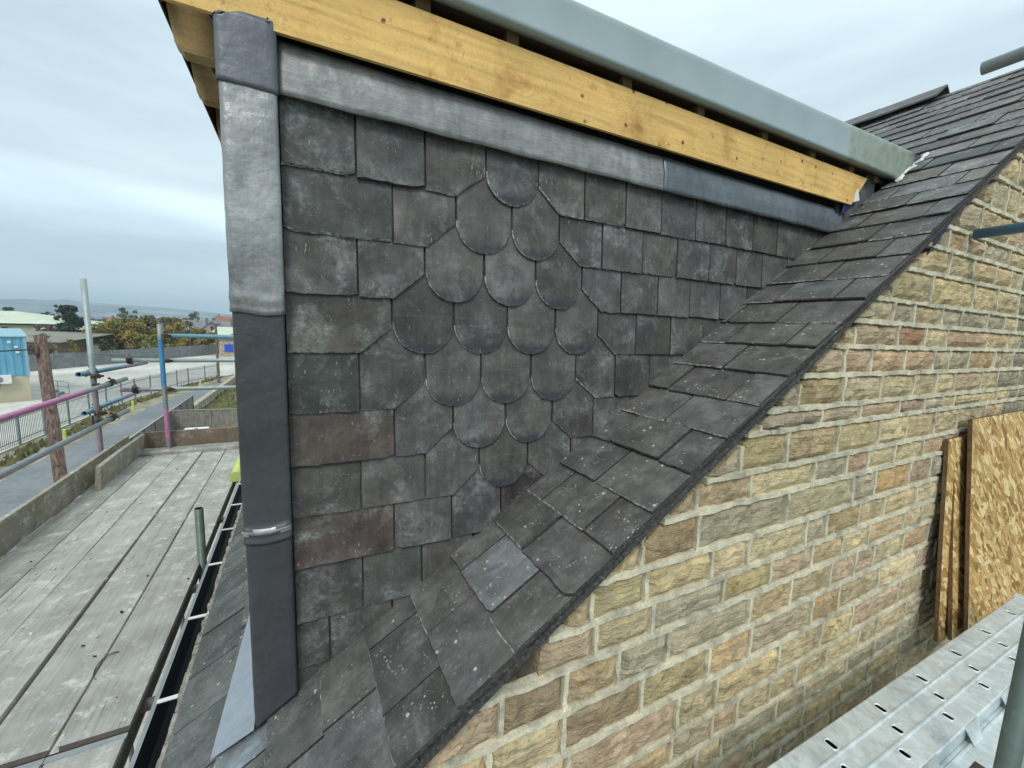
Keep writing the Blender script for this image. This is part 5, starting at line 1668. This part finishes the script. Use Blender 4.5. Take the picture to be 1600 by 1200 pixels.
for i, (x_, y_, b_, h_, r_, m_, lb) in enumerate((
        (-260, -74.6, 4, 11.8, 2.6, 'leaf_green', 'rounded green skyline tree, left one of the pair right of the grey standard'),
        (-240, -65.6, 3, 10.4, 2.3, 'leaf_green', 'rounded green skyline tree, right one of the pair right of the grey standard'),
        (-250, -45.4, 4, 11.2, 3.0, 'leaf_green', 'spreading green skyline tree above the stone gables'),
        (-262, -112.5, 3, 10.0, 2.4, 'leaf_dark', 'dark skyline tree above the left end of the pale green roof'),
        (-245, -36.0, 3, 8.5, 2.4, 'leaf_green', 'green skyline tree close to the lead corner'),
        (-255, -98.0, 2, 8.6, 3.0, 'leaf_dark', 'dark low skyline tree above the ridge of the pale green roof'),
        (-240, -86.0, 2, 8.4, 3.0, 'leaf_dark', 'dark low skyline tree left of the slim conifer'),
        (-235, -53.0, 2, 7.9, 2.6, 'leaf_green', 'low green skyline tree over the orange trees'),
        (-225, -23.5, 2, 9.4, 2.6, 'leaf_olive', 'olive tree beside the far white building'))):
    tree(x_, y_, b_, h_, r_, m_, lb, n=900, leaf=.5, seed=40 + i, group=FG)
# the wooded belt and town beyond read as one mass
wb = MB(); r = random.Random(77)
for i in range(16000):
    an = math.radians(r.uniform(-180, 0)) if i % 4 == 0 else math.radians(r.uniform(176, 216))
    if i % 4: an = math.radians(180) + math.radians(r.uniform(-2, 34))
    ds = r.uniform(270, 520)
    hh = 4 + 3.2 * mn.noise(Vector((math.cos(an) * 30, math.sin(an) * 30, 0))) + ds * .004
    p = Vector((math.cos(an) * ds, math.sin(an) * ds, ZG + r.random() * hh))
    u = Vector((r.gauss(0, 1), r.gauss(0, 1), r.gauss(0, .6))).normalized() * r.uniform(.6, 1.5); w_ = u.orthogonal().normalized() * r.uniform(.5, 1.2)
    wb.poly([p - u, p - w_, p + u, p + w_])
tag(wb.build('woodland_belt', M['leaf_dark']), 'dark belt of distant trees along the horizon', 'trees', kind='stuff')
tw = MB()
for i in range(420):
    an = math.radians(r.uniform(182, 207)); ds = r.uniform(420, 1500); x_, y_ = math.cos(an) * ds, math.sin(an) * ds; s_ = r.uniform(3, 6)
    tw.box(x_ - s_, x_ + s_, y_ - s_, y_ + s_, ZG, ZG + r.uniform(3, 5), 0 if r.random() < .3 else 1)
    tw.prism([(x_ + s_, y_ - s_, ZG + 4.4), (x_, y_ - s_, ZG + 6.8), (x_ - s_, y_ - s_, ZG + 4.4)], (0, 2 * s_, 0), 2 if r.random() < .18 else 3)
tag(tw.build('town_roofs', [M['white_paint'], M['far_stone'], M['red_roof'], M['slate_far']]), 'hazy mass of town roofs between the trees', 'houses', kind='stuff')

# hills: height angles follow the skyline
PR = [(-60, .5), (-40, .8), (-30, 1.0), (-23.7, 1.15), (-22.2, 1.33), (-21, 1.25), (-19.5, 1.5), (-18.8, 1.3), (-17.6, 1.28), (-15.6, 1.24), (-12.6, 1.1), (-9.4, .87), (-7, .71), (0, .45), (20, .3), (60, .35), (120, .5), (200, .4), (299.9, .5)]
hm_ = MB()
def prof_a(d):
    for (a, ha), (b_, hb) in zip(PR[:-1], PR[1:]):
        if a <= d <= b_: return ha + (hb - ha) * (d - a) / (b_ - a)
    return .5
def hill(u, v):
    d = -60 + 359.9 * u
    an = math.pi - math.radians(d)
    R_ = 1500 + 2400 * v
    pk = 3500 * math.tan(math.radians(prof_a(d)))
    s_ = max(0.0, (v - .12) / .72); s_ = s_ * s_ * (3 - 2 * s_) if s_ < 1 else 1 - (v - .84) * 1.5
    z = ZG - 2 + (pk - ZG) * s_ + (8 * mn.noise(Vector((math.cos(an) * 9, math.sin(an) * 9, v * 4))) if 0 < v < 1 else 0) * s_
    return (math.cos(an) * R_, math.sin(an) * R_, z)
hm_.grid(hill, 420, 16)
hm_.build('hills', M['hill'], kind='structure')

# ------------------------------------------------------------------ air
hz = MB().box(-5200, 5200, -5200, 5200, ZG - 1, 150)
ho = hz.build('haze', [])
tag(ho, 'pale haze over the distance', 'haze', kind='stuff')
hmts = bpy.data.materials.new('haze_air'); hmts.use_nodes = True
nt = hmts.node_tree; nt.nodes.clear()
pv = nt.nodes.new('ShaderNodeVolumePrincipled'); pv.inputs['Color'].default_value = (.66, .84, 1.0, 1); pv.inputs['Density'].default_value = 4.2e-4
om = nt.nodes.new('ShaderNodeOutputMaterial'); nt.links.new(pv.outputs[0], om.inputs['Volume'])
ho.data.materials.clear(); ho.data.materials.append(hmts)
